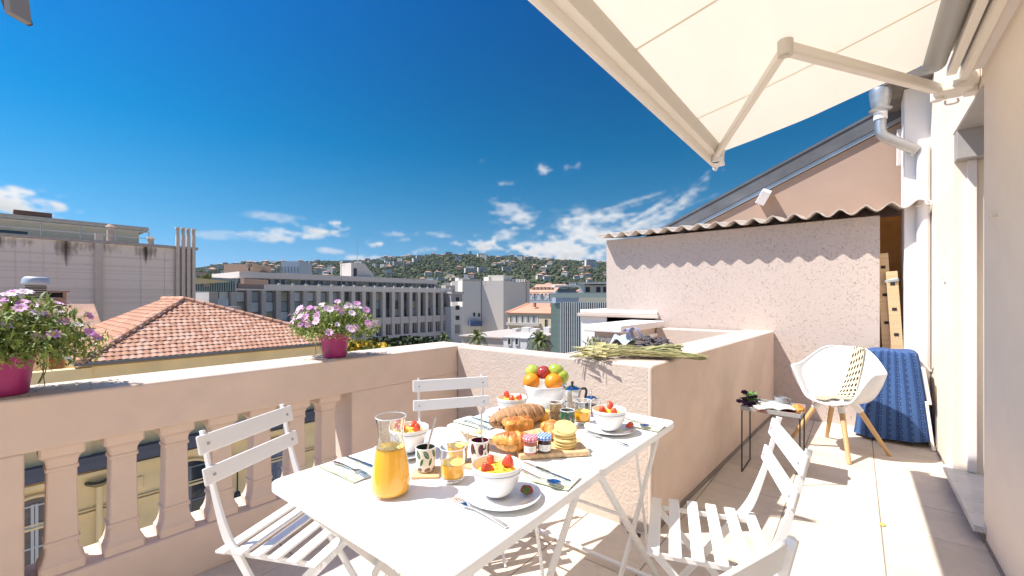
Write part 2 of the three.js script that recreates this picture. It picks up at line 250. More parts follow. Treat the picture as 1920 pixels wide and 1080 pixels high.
{ // neighbouring gable
  const t = thing('gable_house', 'salmon gable end with a slate edged sloping roof above the shed', 'house', [0, 0, -6]);
  const y = x => 2.287 + (x + 1.955) * .4395, sh = new THREE.Shape([V2(-2.6, 1.2), V2(.75, 1.2), V2(.75, y(.75) - .21), V2(-2.6, y(-2.6) - .21)]);
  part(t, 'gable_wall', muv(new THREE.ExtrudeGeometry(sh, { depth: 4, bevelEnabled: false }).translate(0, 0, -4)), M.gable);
  const slate = std({ ...mott([.115, .118, .128], 0.35), roughness: .75 });
  const bar = (o0, o1, z0, z1, m, n) => { const s = new THREE.Shape([V2(-2.6, y(-2.6) + o0), V2(1.0, y(1) + o0), V2(1.0, y(1) + o1), V2(-2.6, y(-2.6) + o1)]); part(t, n, muv(new THREE.ExtrudeGeometry(s, { depth: z1 - z0, bevelEnabled: false }).translate(0, 0, z0)), m); };
  bar(-.155, .0, .0, .05, slate, 'bargeboard'); bar(-.205, -.158, .0, .035, M.zinc, 'flashing'); bar(.002, .03, -4, .06, slate, 'roof');
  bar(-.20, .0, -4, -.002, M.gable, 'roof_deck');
  part(t, 'rafter_end', rot(rbox(.10, .16, .28, .006), .25, .2, -.5).translate(-.87, 2.49, .08), M.whiteWall);
  part(t, 'soffit_beam', beam([.36, 2.98, .15], [.36, 2.62, .1], .07, .08, .008), M.whiteWall);
}
{ // the house on the right
  const t = thing('house_wall', 'cream pink house wall with a deep doorway on the right', 'house wall', [.52, 0, -1]);
  const W = (x0, x1, y0, y1, z0, z1, r = 0) => muv(span(x0, x1, y0, y1, z0 + 1, z1 + 1, r));
  part(t, 'wall_panel', W(0, .5, -.02, 3.4, -3.295, 2.6), M.house);
  part(t, 'wall_panel', W(0, .5, -.02, 3.4, -5.37, -4.217), M.house);
  part(t, 'wall_panel', W(0, .5, 2.40, 3.4, -4.2165, -3.2955), M.house);
  part(t, 'lintel', W(.004, .40, 2.20, 2.399, -4.216, -4.10, .003), std({ ...mott([.40, .38, .36], 0.2), roughness: .25 }), 'grey stone lintel over the doorway');
  part(t, 'lintel_soffit', W(.003, .44, 2.39, 2.3985, -4.098, -3.297), std({ ...mott([.46, .43, .40], 0.2), roughness: .3 }));
  part(t, 'door_frame', W(.065, .11, .09, 2.2, -4.2165, -4.185, .004), M.whiteWall);
  part(t, 'door', W(.42, .47, .06, 2.39, -4.21, -3.30), M.cream);
  part(t, 'door_sill', W(-.048, .42, .055, .088, -4.285, -3.235, .004), std({ map: dataTex(256, (u, v) => { const n = fbm(u * 7, v * 7, 5, 7), q = Math.abs(fbm(u * 4 + 9, v * 4, 5, 4) - .5); return [.60, .585, .57].map(c => c * (.8 + .35 * n) * (q < .02 ? .8 : 1)); }, true, 2), roughness: .35 }), 'marble door sill');
  part(t, 'sill_bed', W(-.01, .0005, .0, .054, -4.27, -3.25), M.grout);
  part(t, 'skirting', W(-.006, -.0005, 0, .022, -3.23, 2.6), M.grout);
  part(t, 'skirting', W(-.006, -.0005, 0, .022, -5.36, -4.29), M.grout);
  part(t, 'pilaster', W(-.175, .498, -.02, 3.35, -5.72, -5.372, .004), M.whiteWall);
  part(t, 'eave', W(-.33, .9, 3.20, 3.29, -5.95, -5.15, .01), std({ ...mott([.17, .15, .13], 0.35), roughness: .8 }));
  part(t, 'roof', W(-.10, .9, 3.405, 3.55, -4.74, 2.6), M.paintRough);
  // hook and cable clips on the wall
  part(t, 'wall_hook', [rod([-.0, 1.66, -2.02], [-.022, 1.66, -2.02], .005), rod([-.022, 1.66, -2.06], [-.022, 1.66, -1.98], .004)], M.creamDark);
  part(t, 'wall_hook', [rod([-.0, 1.42, -3.55], [-.02, 1.42, -3.55], .005), rod([-.02, 1.42, -3.59], [-.02, 1.42, -3.51], .004)], M.creamDark);
}
{ // rainwater pipe
  const t = thing('downpipe', 'zinc rainwater elbow entering a white painted downpipe beside the shed', 'downpipe', [.173, 0, -5.24]);
  part(t, 'hopper', [lathe([[.081, 3.207], [.084, 3.185], [.080, 3.131], [.071, 3.066], [.054, 3.0], [.052, 2.99]], 24), lathe([[.087, 3.017], [.06, 3.0]], 24)], M.zinc);
  part(t, 'collar', lathe([[.050, 2.992], [.051, 2.925], [.047, 2.923]], 24), M.whiteWall);
  part(t, 'elbow', tube([[0, 2.925, 0], [0, 2.839, 0], [.013, 2.779, 0], [.065, 2.731, -.01], [.152, 2.671, -.035], [.255, 2.605, -.07]], .044, 40, 18), M.zinc);
  part(t, 'pipe', lathe([[.0, 2.66], [.03, 2.655], [.046, 2.63], [.046, 2.4], [.046, .03]], 24).translate(.297, 0, -.083), M.whiteWall);
  part(t, 'pipe_clip', [new THREE.TorusGeometry(.052, .006, 8, 24).rotateX(Math.PI / 2).translate(.297, 2.1, -.083), tube([[.33, 2.14, -.05], [.34, 2.1, .0], [.33, 2.02, -.05]], .006, 16, 6)], M.cream);
  const w = thing('wall_cable', 'thin white cable with loose loops in the corner beside the white downpipe', 'cable', [.510, 0, -5.345]);
  part(w, 'cable', tube([[0, 2.4, .01], [-.004, 1.8, .012], [.002, 1.2, .01], [-.003, .6, .012], [0, .1, .01]], .0035, 40, 6), M.white);
  part(w, 'loop', tube([[-.10, .70, .04], [-.06, .76, .05], [-.02, .72, .04], [-.005, .80, .04], [.0, .88, .012]], .005, 30, 6), M.creamDark);
  part(w, 'loop', tube([[.0, .70, .03], [-.02, .66, .06], [.005, .62, .10], [.008, .66, .17]], .005, 30, 6), M.creamDark);
}
{ // awning over the terrace
  const t = thing('awning', 'cream folding arm awning stretched from the house wall', 'awning', [.3, 2.5, -1]);
  const Z0 = -3.24 + 1, Z1 = 3.2, bx = -1.052, by = -.264; // in the awning's own frame
  const cloth = phy({ ...mott([.88, .80, .66], 0.05), roughness: 1, transmission: .36, thickness: 0 });
  const seams = [-2.06, -1.02, .05, 1.1, 2.1];
  part(t, 'fabric', surf(40, 60, (u, v) => { const x = lerp(.0, bx + .02, u), z = lerp(Z0 + .02, Z1 - .05, v); return V(x, lerp(.045, by + .045, u) - .018 * Math.sin(u * Math.PI) * (1 - .3 * Math.sin(v * 3.14)) + .010 * (fbm(u * 3, v * 9, 3) - .5) * Math.sin(u * Math.PI), z); }), cloth);
  const seamM = phy({ color: C(.78, .70, .55), roughness: 1, transmission: .34, thickness: 0 });
  for (const z of [-1.54, -.675, .19, 1.055, 1.92]) part(t, 'seam', surf(40, 1, (u, v) => V(lerp(.0, bx + .02, u), lerp(.041, by + .041, u) - .018 * Math.sin(u * Math.PI) * (1 - .3 * Math.sin((z - Z0) / (Z1 - Z0) * 3.14)), z + (v - .5) * .012)), seamM);
  const prof = (pts, z0, z1) => muv(new THREE.ExtrudeGeometry(new THREE.Shape(pts.map(p => V2(...p))), { depth: z1 - z0, bevelEnabled: true, bevelSize: .003, bevelThickness: .003, bevelSegments: 1 }).translate(0, 0, z0));
  part(t, 'front_bar', prof([[bx + .02, by + .042], [bx - .036, by + .032], [bx - .046, by], [bx - .04, by - .04], [bx - .016, by - .046], [bx - .012, by - .008], [bx + .02, by]], Z0 - .02, Z1), M.cream);
  part(t, 'front_lip', prof([[bx + .024, by + .05], [bx + .05, by + .045], [bx + .05, by + .03], [bx + .024, by + .005]], Z0 + .05, Z1), M.creamDark);
  part(t, 'end_cap', prof([[bx + .025, by + .048], [bx - .04, by + .036], [bx - .05, by], [bx - .042, by - .055], [bx - .026, by - .064], [bx - .008, by - .03], [bx + .025, by - .008]], Z0 - .035, Z0 - .027), M.white);
  part(t, 'roller_tube', rod([.03, .045, Z0 - .01], [.03, .045, Z1], .05, .05, 20), M.greyMetal);
  part(t, 'square_bar', span(.085, .125, -.01, .03, Z0 - .10, Z1, .004), M.cream);
  part(t, 'cassette_hood', prof([[-.01, .105], [.16, .12], [.21, .11], [.21, .09], [.16, .10], [0, .095]], Z0 - .03, Z1), M.cream);
  part(t, 'back_rail', prof([[.14, .06], [.165, .06], [.165, -.045], [.14, -.045]], Z0 - .12, Z1), M.cream);
  part(t, 'wall_rail', prof([[.175, .085], [.218, .085], [.218, -.02], [.175, -.02]], Z0 - .06, Z1), M.whiteWall);
  part(t, 'wall_bracket', [span(.09, .218, -.065, .035, Z0 - .20, Z0 - .125, .008), span(.04, .20, -.085, -.05, Z0 - .26, Z0 - .12, .01), span(.17, .219, -.10, .12, Z0 - .24, Z0 - .17, .004), rod([.06, -.10, Z0 - .2], [.06, .0, Z0 - .2], .03), tube([[.10, -.09, Z0 - .26], [.10, -.115, Z0 - .25], [.15, -.115, Z0 - .25], [.15, -.09, Z0 - .26]], .005, 16, 6)], M.cream);
  const sh = V(.075, -.045, Z0 - .19), el = V(-.54, -.150, -1.18), tip = V(bx + .01, by - .01, Z0 + .13);
  part(t, 'rear_arm', beam(sh, el, .044, .054, .012), M.cream);
  part(t, 'front_arm', beam(el, tip, .036, .044, .012), M.cream);
  part(t, 'elbow', [rod(el.clone().add(V(0, -.032, 0)), el.clone().add(V(0, .032, 0)), .030, .030, 18), rod(el.clone().add(V(.0, -.038, 0)), el.clone().add(V(0, .038, 0)), .014, .014, 12)], M.creamDark);
  part(t, 'tip_joint', [rod(tip.clone().add(V(0, -.04, 0)), tip.clone().add(V(0, .04, 0)), .024, .024, 14), span(bx - .02, bx + .04, by - .05, by - .02, Z0 + .0, Z0 + .14, .006)], M.white);
}
{ // eave in the corner of the view
  const t = thing('roof_eave', 'grey brown eave corner jutting in at the top left of the view', 'roof eave', [0, 0, 0]);
  const c = at(28, 27, 6), d = ray(28, 27);
  t.position.copy(c); t.rotation.y = YAW;
  part(t, 'fascia', rot(rbox(.07, .9, .3, .01), 0, 0, .32).translate(-.19, .42, -.1), std({ ...mott([.085, .07, .06], 0.35), roughness: .8 }));
  part(t, 'soffit', rot(rbox(.09, .9, .26, .01), 0, 0, .10).translate(-.05, .42, -.05), std({ color: C(.30, .26, .23) }));
}
// ------------------------------------------------------------------ tables and chairs
const TT = 0.72;
function makeTable(label, pos, w, d, turn) {
  const t = thing('folding_table', label, 'table', pos, turn, 'white folding tables pushed together');
  const r = .03, x = w / 2 - .006, z = d / 2 - .006, s = new THREE.Shape();
  s.moveTo(-x + r, -z); s.lineTo(x - r, -z); s.quadraticCurveTo(x, -z, x, -z + r); s.lineTo(x, z - r); s.quadraticCurveTo(x, z, x - r, z); s.lineTo(-x + r, z); s.quadraticCurveTo(-x, z, -x, z - r); s.lineTo(-x, -z + r); s.quadraticCurveTo(-x, -z, -x + r, -z);
  part(t, 'tabletop', muv(rot(new THREE.ExtrudeGeometry(s, { depth: .018, bevelEnabled: true, bevelSize: .006, bevelThickness: .006, bevelSegments: 4, curveSegments: 8 }), Math.PI / 2).translate(0, TT - .006, 0)), M.white);
  const a = w / 2 - .03, b = d / 2;
  for (const sx of [-1, 1]) {
    part(t, 'leg', beam([sx * a, TT - .03, b - .03], [sx * a, 0, -b + .07], .012, .026, .003), M.white);
    part(t, 'leg', beam([sx * (a - .03), TT - .03, -b + .03], [sx * (a - .03), 0, b - .07], .012, .026, .003), M.white);
    part(t, 'hinge_bolt', rot(new THREE.CylinderGeometry(.007, .007, .05, 10), 0, 0, Math.PI / 2).translate(sx * (a - .015), TT / 2 - .01, 0), M.darkMetal);
    part(t, 'brace', rod([sx * a, .22, -b + .24], [sx * (a - .03), TT - .045, -.05], .005), M.white);
  }
  part(t, 'stretcher', beam([-a, .03, -b + .086], [a, .03, -b + .086], .022, .010, .003), M.white);
  part(t, 'stretcher', beam([-a + .03, .03, b - .086], [a - .03, .03, b - .086], .022, .010, .003), M.white);
  part(t, 'stretcher', rod([-a, .46, .1], [a, .46, .1], .006), M.white);
  for (const q of [-1, 1]) part(t, 'frame_rail', beam([-a, TT - .032, q * (b - .04)], [a, TT - .032, q * (b - .04)], .02, .014, .003), M.white);
  return t;
}
const table1 = makeTable('nearer white folding table carrying the juice carafe', [-1.003, 0, -.893], .755, .70, .02);
const table2 = copy(table1, 'farther white folding table carrying the fruit bowl and coffee pot', [-1.008, -.001, -1.597], -.006);

function makeChair(label, pos, turn) {
  const t = thing('bistro_chair', label, 'chair', pos, turn, 'white slatted bistro chairs around the table');
  for (const s of [-1, 1]) {
    part(t, 'upright', strip([[-.255, .83], [-.225, .70], [-.19, .58], [-.155, .49], [-.10, .415], [.04, .22], [.20, 0]], [.015, .013, .021, .029, .026, .022, .020], .008, s * .178), M.white);
    part(t, 'rear_leg', strip([[.17, .436], [.02, .28], [-.12, .13], [-.235, 0]], [.022, .022, .022, .022], .008, s * .158), M.white);
    part(t, 'seat_rail', beam([s * .168, .437, -.17], [s * .168, .434, .185], .006, .018, .002), M.white);
    part(t, 'pivot_bolt', rot(new THREE.CylinderGeometry(.007, .007, .03, 10), 0, 0, Math.PI / 2).translate(s * .168, .285, .012), M.darkMetal);
  }
  for (let k = 0; k < 6; k++) part(t, 'seat_slat', rbox(.405, .010, .039, .004, 0, .452 - .0012 * k * (k - 5), -.16 + k * .0665), M.white);
  for (const [y, z, h] of [[.790, -.236, .062], [.690, -.212, .056]]) {
    const s = part(t, 'back_slat', rot(rbox(.42, h, .011, .004), -.22).translate(0, y, z), M.white);
    for (const q of [-1, 1]) part(s, 'screw', new THREE.SphereGeometry(.0055, 10, 6).scale(1, 1, .5).translate(q * .178, y, z + .008), M.greyMetal);
  }
  part(t, 'stretcher', rod([-.175, .085, .137], [.175, .085, .137], .0055), M.white);
  part(t, 'stretcher', rod([-.155, .085, -.166], [.155, .085, -.166], .0055), M.white);
  part(t, 'stretcher', rod([-.172, .43, -.112], [.172, .43, -.112], .0055), M.white);
  return t;
}
const face = (x, z) => Math.atan2(x, z);
{
  const place = (bx, bz, fx, fz) => { const l = Math.hypot(fx, fz), k = .24 / l; return [bx + fx * k, 0, bz + fz * k]; };
  const c1 = makeChair('white bistro chair in front of the balusters, nearest the balustrade', place(-1.75, -.62, .88, -.44), face(.88, -.44));
  copy(c1, 'white bistro chair at the far side of the table before the parapet corner', place(-1.755, -1.635, .83, .54), face(.83, .54));
  copy(c1, 'white bistro chair with sunlit seat in front of the shaded low wall', place(-.178, -1.662, -.945, .32), face(-.945, .32));
  copy(c1, 'white bistro chair cut off by the bottom edge, only its back showing', place(-.165, -.765, -.94, -.345), face(-.94, -.345));
}

// ------------------------------------------------------------------ breakfast on the table
const spotAt = (px, py, y = TT) => { const p = onY(px, py, y); return [p.x, y + .0006, p.z]; };
const closed = (outer, inner) => [...outer, ...inner.slice().reverse()];
{ // carafe
  const p = spotAt(733, 925), t = thing('carafe', 'tall glass carafe of orange juice on the nearer table', 'carafe', p);
  const out = [[.0, .004], [.048, .003], [.0535, .012], [.0545, .03], [.051, .07], [.043, .115], [.0398, .1296]];
  part(t, 'glass_body', lathe([...out.map(([r, y]) => [r, y])], 56), M.glass);
  part(t, 'neck', lathe([[.0400, .130], [.0368, .15], [.0345, .165], [.0365, .19], [.0424, .216], [.0432, .2175], [.0412, .2175], [.0345, .19], [.0325, .165], [.0345, .15], [.0378, .130], [.0400, .130]], 64), M.glassWall);
  part(t, 'glass_rim', new THREE.TorusGeometry(.0421, .0013, 8, 48).rotateX(Math.PI / 2).translate(0, .216, 0), phy({ color: C(.9, .92, .93), roughness: .05 }));
  part(t, 'juice', lathe([[0, .0065], [.046, .0065], [.0515, .015], [.0525, .03], [.049, .07], [.0412, .115], [.0385, .127], [.037, .1315]], 56), M.juice);
  part(t, 'juice_surface', lathe([[.0372, .132], [.02, .1312], [0, .131]], 40), M.juiceTop);
  const foam = []; for (let k = 0; k < 420; k++) { const a = rr(0, 6.28), y = .133 + .062 * Math.pow(rnd(), 1.7), r = y < .15 ? lerp(.0387, .0350, (y - .133) / .017) : y < .165 ? lerp(.0350, .0330, (y - .15) / .015) : lerp(.033, .0355, (y - .165) / .03); foam.push(new THREE.SphereGeometry(rr(.0005, .0018), 6, 4).translate((r - .0035) * Math.cos(a), y, (r - .0035) * Math.sin(a))); }
  part(t, 'pulp_foam', foam, std({ color: C(.92, .86, .68) }), null, 'stuff');
}
function makeGlass(label, p) {
  const t = thing('juice_glass', label, 'glass', p, rnd() * 6, 'juice glasses');
  part(t, 'glass_wall', lathe([[0, .004], [.031, .002], [.034, .006], [.0365, .05], [.0368, .056]], 40), M.glass);
  part(t, 'glass_lip', lathe([[.0369, .0575], [.0391, .1015], [.0385, .1030], [.0372, .1015], [.0352, .0600], [.0369, .0575]], 56), M.glassWall);
  part(t, 'glass_rim', new THREE.TorusGeometry(.0385, .0011, 8, 44).rotateX(Math.PI / 2).translate(0, .102, 0), phy({ color: C(.88, .9, .91), roughness: .05 }));
  part(t, 'glass_base', lathe([[0, .016], [.029, .0155], [.032, .012], [.0315, .005], [0, .006]], 36), phy({ color: C(.97, .98, .98), roughness: 0, transmission: 1, thickness: .01, ior: 1.45 }));
  part(t, 'juice', lathe([[0, .0175], [.0328, .0178], [.0335, .022], [.0352, .05], [.0356, .057]], 40), M.juice);
  part(t, 'juice_surface', lathe([[.0357, .0574], [.03, .0566], [0, .0563]], 30), M.juiceTop);
  return t;
}
const gl = makeGlass('glass of orange juice nearest the camera, left of the front cereal bowl', spotAt(849, 902));
copy(gl, 'glass of orange juice just behind the nearest glass', spotAt(858, 866), 1);
copy(gl, 'glass of orange juice between the loaf and the beige cup', spotAt(1016, 795), 2);
copy(gl, 'glass of orange juice between the green cup and the right cereal bowl', spotAt(1092, 795), 3);

function makeCup(label, p, map, inner, liquid, spoon, coaster, turn = 0) {
  const t = thing('espresso_cup', label, 'cup', [p[0], p[1] + (coaster ? .0095 : 0), p[2]], turn);
  const g = lathe([[.026, .0015], [.0285, .006], [.0305, .02], [.0312, .045], [.0308, .07], [.0312, .072]], 48);
  part(t, 'cup_body', g, phy({ map, roughness: .2, clearcoat: .5, clearcoatRoughness: .1 }));
  part(t, 'cup_rim', new THREE.TorusGeometry(.0302, .0016, 8, 44).rotateX(Math.PI / 2).translate(0, .072, 0), M.ceramic);
  part(t, 'cup_lining', lathe([[.0288, .0718], [.0285, .045], [.0275, .02], [.02, .008], [0, .007]], 40), phy({ color: inner, roughness: .2 }));
  part(t, 'cup_base', lathe([[0, .001], [.026, .001]], 36), M.ceramic);
  if (liquid) part(t, 'coffee', lathe([[0, .054], [.0287, .054]], 32), phy({ color: C(.02, .009, .005), roughness: .08 }));
  return t;
}
const cupTex = (bg, draw) => canvasTex(512, 192, (c, w, h) => { c.fillStyle = bg; c.fillRect(0, 0, w, h); const s = seed; seed = 40; draw(c, w, h); seed = s; c.fillStyle = '#e9e3d6'; c.fillRect(0, 0, w, 7); }, true);
const leaf = (c, x, y, r, a, col, vein) => { c.save(); c.translate(x, y); c.rotate(a); c.fillStyle = col; c.beginPath(); c.moveTo(-r, 0); c.quadraticCurveTo(0, -r * .9, r, 0); c.quadraticCurveTo(0, r * .9, -r, 0); c.fill(); if (vein) { c.strokeStyle = vein; c.lineWidth = 2; c.beginPath(); c.moveTo(-r, 0); c.lineTo(r, 0); c.stroke(); } c.restore(); };
const cupA = cupTex('#ebe6d8', (c, w, h) => { for (let k = 0; k < 7; k++) { const x = k * 73 + 30; leaf(c, x, 60, 32, .6, '#2f5b37', '#cfd6bd'); leaf(c, x + 32, 95, 24, -.9, '#3f6b3f'); c.fillStyle = '#7d5a5f'; c.beginPath(); c.ellipse(x + 8, 145, 28, 20, -.5, 0, 7); c.fill(); c.strokeStyle = '#cbb3b0'; c.lineWidth = 3; c.beginPath(); c.arc(x + 4, 140, 14, 3, 5.5); c.stroke(); } });
const cupB = cupTex('#e6dfd0', (c, w, h) => { for (let k = 0; k < 6; k++) { const x = k * 86 + 20; c.fillStyle = '#5f1524'; c.beginPath(); c.arc(x + 45, 70, 30, 0, 7); c.fill(); c.strokeStyle = '#e7d6cf'; c.lineWidth = 7; c.stroke(); for (let q = 0; q < 9; q++) leaf(c, x + rr(-22, 10), rr(40, 180), 11, rr(0, 3), q % 2 ? '#2e6b40' : '#1d4a30'); c.fillStyle = '#a0305a'; leaf(c, x + 58, 150, 24, 1.2, '#b04a70'); } });
const cupC = cupTex('#cdb998', (c, w, h) => { for (let k = 0; k < 8; k++) { const x = k * 64 + 30; c.strokeStyle = '#8b5a4a'; c.lineWidth = 5; c.beginPath(); c.arc(x, 95, 22, 0, 7); c.stroke(); c.fillStyle = '#a6686a'; c.beginPath(); c.arc(x, 95, 10, 0, 7); c.fill(); for (let q = 0; q < 6; q++) leaf(c, x + 24 * Math.cos(q), 95 + 40 * Math.sin(q * 2.1), 9, q, '#6d6a48'); } });
const cupD = cupTex('#31584a', (c, w, h) => { for (let k = 0; k < 60; k++) leaf(c, rr(0, w), rr(20, h), rr(12, 24), rr(0, 6), ['#1f6a4a', '#17382f', '#6b9a6a', '#7f3446', '#c9c6a4'][k % 5]); });
function coaster(label, p, turn) { return solo('coaster', rbox(.086, .008, .086, .003), M.woodPale, label, 'coaster', null); }
for (const [x, y, turn, label] of [[800, 888, .75, 'square wooden coaster under the leaf patterned cup'], [899, 872, .5, 'square wooden coaster under the dark red cup'], [1044, 789, .5, 'wooden coaster under the beige cup']]) { const p = spotAt(x, y), o = coaster(label, p); o.position.set(p[0], p[1] + .0042, p[2]); o.rotation.y = turn; }
makeCup('white cup painted with green leaves holding a leaning spoon', spotAt(798, 887), cupA, C(.045, .07, .045), true, null, true, 2.4);
makeCup('cup painted with dark red fruit and green leaves, upright spoon inside', spotAt(900, 872), cupB, C(.13, .015, .03), true, null, true, 1.1);
makeCup('beige patterned cup near the coffee pot', spotAt(1042, 789), cupC, C(.6, .5, .4), true, null, true, .3);
makeCup('dark green patterned cup behind the pancakes', spotAt(1064, 801), cupD, C(.2, .22, .2), true, null, false, .9);
function spoonShape(L) { // lying along x, bowl at +x
  const pts = []; return slab(30, 8, (u, v) => { const s = u, w = s < .72 ? lerp(.0042, .0028, s / .72) : .0028 + .0175 * Math.sqrt(Math.max(0, 1 - Math.pow((s - .87) / .131, 2))) * (s > .735 ? 1 : ss(.70, .74, s)); const q = (v - .5) * 2; return V((s - .5) * L, .004 + .006 * ss(.5, .74, s) - (s > .72 ? .006 * (1 - q * q) * Math.sin((s - .72) / .28 * 3.14) : 0) - .004 * Math.sin(s * 3.14) + .004, q * w); }, .0012);
}
const spoonG = spoonShape(.15);
function leanSpoon(label, foot, head) { const o = solo('spoon', spoonG, M.steel, label, 'spoon'); const a = V(...foot), b = V(...head), d = b.clone().sub(a).normalize(); o.position.copy(a.clone().add(b).multiplyScalar(.5)); o.quaternion.setFromUnitVectors(V(-1, 0, 0), d); return o; }
{ const p = spotAt(798, 887); leanSpoon('teaspoon leaning in the leaf patterned cup', [p[0] + .0, p[1] + .03, p[2] + .012], [p[0] - .02, p[1] + .155, p[2] - .055]); const q = spotAt(900, 872); leanSpoon('teaspoon standing upright in the dark red cup', [q[0] + .004, q[1] + .03, q[2]], [q[0] - .006, q[1] + .175, q[2] - .006]); }

// cereal bowls on plates
const berryM = phy({ map: dataTex(128, (u, v) => { const a = u * 18, b = v * 12, f = Math.hypot((a % 1) - .5, ((b + (Math.floor(a) % 2) * .5) % 1) - .5); return f < .20 ? [.80, .50, .14] : [.62, .022 + .02 * vn(u * 20, v * 20), .018]; }, true), roughness: .28, clearcoat: .3 });
const berryDark = phy({ map: dataTex(128, (u, v) => { const a = u * 14, b = v * 10, f = Math.hypot((a % 1) - .5, ((b + (Math.floor(a) % 2) * .5) % 1) - .5); return f < .18 ? [.5, .2, .1] : [.30, .02, .03]; }, true), roughness: .35 });
const berryG = (() => { const g = lathe([[0, 0], [.0035, .0012], [.0080, .005], [.0112, .0125], [.0136, .021], [.0150, .0270], [.0125, .0325], [.005, .0345], [0, .034]], 28), p = g.attributes.position; for (let i = 0; i < p.count; i++) { const x = p.getX(i), y = p.getY(i), z = p.getZ(i), a = Math.atan2(z, x), f = 1 + .10 * Math.sin(a * 2 + y * 60) + .05 * Math.sin(a * 5); p.setXYZ(i, x * f * 1.08, y, z * f * .92); } g.computeVertexNormals(); return g; })();
const calyxG = merge([0, 1, 2, 3, 4, 5].map(k => rot(surf(2, 4, (u, v) => V((u - .5) * .006 * Math.sin((1 - v) * 2.6 + .3), .033 + .004 * Math.sin(v * 3), v * .013)), 0, k * 1.047)));
const green = std({ color: C(.06, .15, .025), roughness: .7 });
function berry(parent, x, y, z, s, rx, ry, rz = 0, m = berryM, hulled = true) { const b = part(parent, 'strawberry', berryG, m); b.position.set(x, y, z); b.scale.setScalar(s); b.rotation.set(rx, ry, rz); if (!hulled) part(b, 'calyx', calyxG, green); return b; }
const flakeM = [[.86, .55, .06], [.80, .46, .05], [.90, .64, .13]].map(c => std({ color: C(...c), roughness: .7 }));
const flakeG = [0, 1, 2].map(k => { const g = new THREE.IcosahedronGeometry(.0085, 1), p = g.attributes.position; for (let i = 0; i < p.count; i++) { const x = p.getX(i), y = p.getY(i), z = p.getZ(i), f = .75 + .6 * vn(x * 300 + k * 9, y * 300 + z * 300); p.setXYZ(i, x * f * 1.2, y * f * .6, z * f); } g.computeVertexNormals(); return g; });
const bowlOut = [[0, .004], [.026, .003], [.031, .006], [.045, .018], [.060, .045], [.066, .066], [.067, .07], [.0665, .0712], [.0685, .073], [.0698, .085], [.0695, .0872], [.0675, .0872], [.0665, .084], [.064, .066], [.056, .040], [.042, .018], [.02, .010], [0, .009]];
function breakfastBowl(label, p, strawLabels, turn) {
  const t = thing('cereal_bowl', label, 'bowl', [p[0], p[1] + .0105, p[2]], turn);
  part(t, 'bowl', lathe(bowlOut, 64), M.ceramic); part(t, 'rim_band', new THREE.TorusGeometry(.0686, .0011, 6, 64).rotateX(Math.PI / 2).translate(0, .0745, 0), std({ color: C(.30, .31, .36), roughness: .4 }));
  for (let k = 0; k < 130; k++) { const a = rr(0, 6.28), r = .046 * Math.sqrt(rnd()), f = part(t, 'cereal_flake', flakeG[k % 3], flakeM[Math.floor(rnd() * 3)]); f.position.set(r * Math.cos(a), .064 + .010 * (1 - r / .05) + rr(-.002, .005), r * Math.sin(a)); f.rotation.set(rr(-.9, .9), rr(0, 6), rr(-.9, .9)); }
  part(t, 'cereal_bed', lathe([[0, .066], [.04, .063], [.063, .058]], 32), flakeM[1]);
  berry(t, -.004, .077, .016, 1.0, .2, .5, 1.25); berry(t, .012, .084, -.006, .98, -.3, 3.0, 1.1); berry(t, -.016, .076, -.006, .9, .4, 5.2, 1.4);
  return t;
}
function plate(label, p) { return solo('plate', lathe([[0, .002], [.06, .0015], [.066, .004], [.085, .010], [.104, .0155], [.1045, .0168], [.1035, .0172], [.086, .0125], [.066, .0068], [.058, .0058], [0, .0055]], 72).translate(...p), M.ceramic, label, 'plate'); }
const plates = [[943, 934, 'white plate under the cereal bowl nearest the camera'], [1143, 808, 'white plate under the right cereal bowl'], [951, 779, 'white plate under the far cereal bowl by the fruit'], [753, 851, 'white plate behind the carafe']].map(([x, y, l]) => { const p = spotAt(x, y); plate(l, p); return p; });
const bw = [[-.013, .010], [.005, .015], [.04, .015], [.02, -.015]].map(([dx, dz], k) => [plates[k][0] + dx, plates[k][1] - .003, plates[k][2] + dz]);
breakfastBowl('white cereal bowl nearest the camera topped with strawberries', bw[0], 0, .4);
breakfastBowl('white cereal bowl on the right plate topped with strawberries', bw[1], 0, 1.7);
breakfastBowl('white cereal bowl left of the fruit bowl topped with strawberries', bw[2], 0, 2.9);
breakfastBowl('white cereal bowl half hidden behind the carafe', bw[3], 0, 4.2);
function looseBerry(label, p, s, rx, ry, m) { const t = thing('strawberry', label, 'strawberry', p, ry); const b = part(t, 'fruit', berryG, m); b.scale.setScalar(s); b.rotation.x = rx; b.position.y = .012; part(b, 'calyx', calyxG, green); }
looseBerry('dark strawberry on the front plate beside the bowl', [plates[0][0] + .045, plates[0][1] + .008, plates[0][2] - .055], 1, 1.3, .5, berryDark);
looseBerry('strawberry on the right plate beside its bowl', [plates[1][0] + .055, plates[1][1] + .008, plates[1][2] - .03], .95, 1.2, 2.2, berryM);
looseBerry('strawberry on the far plate behind the loaf', [plates[2][0] + .03, plates[2][1] + .009, plates[2][2] + .062], 1.15, .9, 4, berryM);
looseBerry('strawberry on the plate behind the carafe', [plates[3][0] + .07, plates[3][1] + .009, plates[3][2] - .05], 1.1, 1.3, 1, berryM);

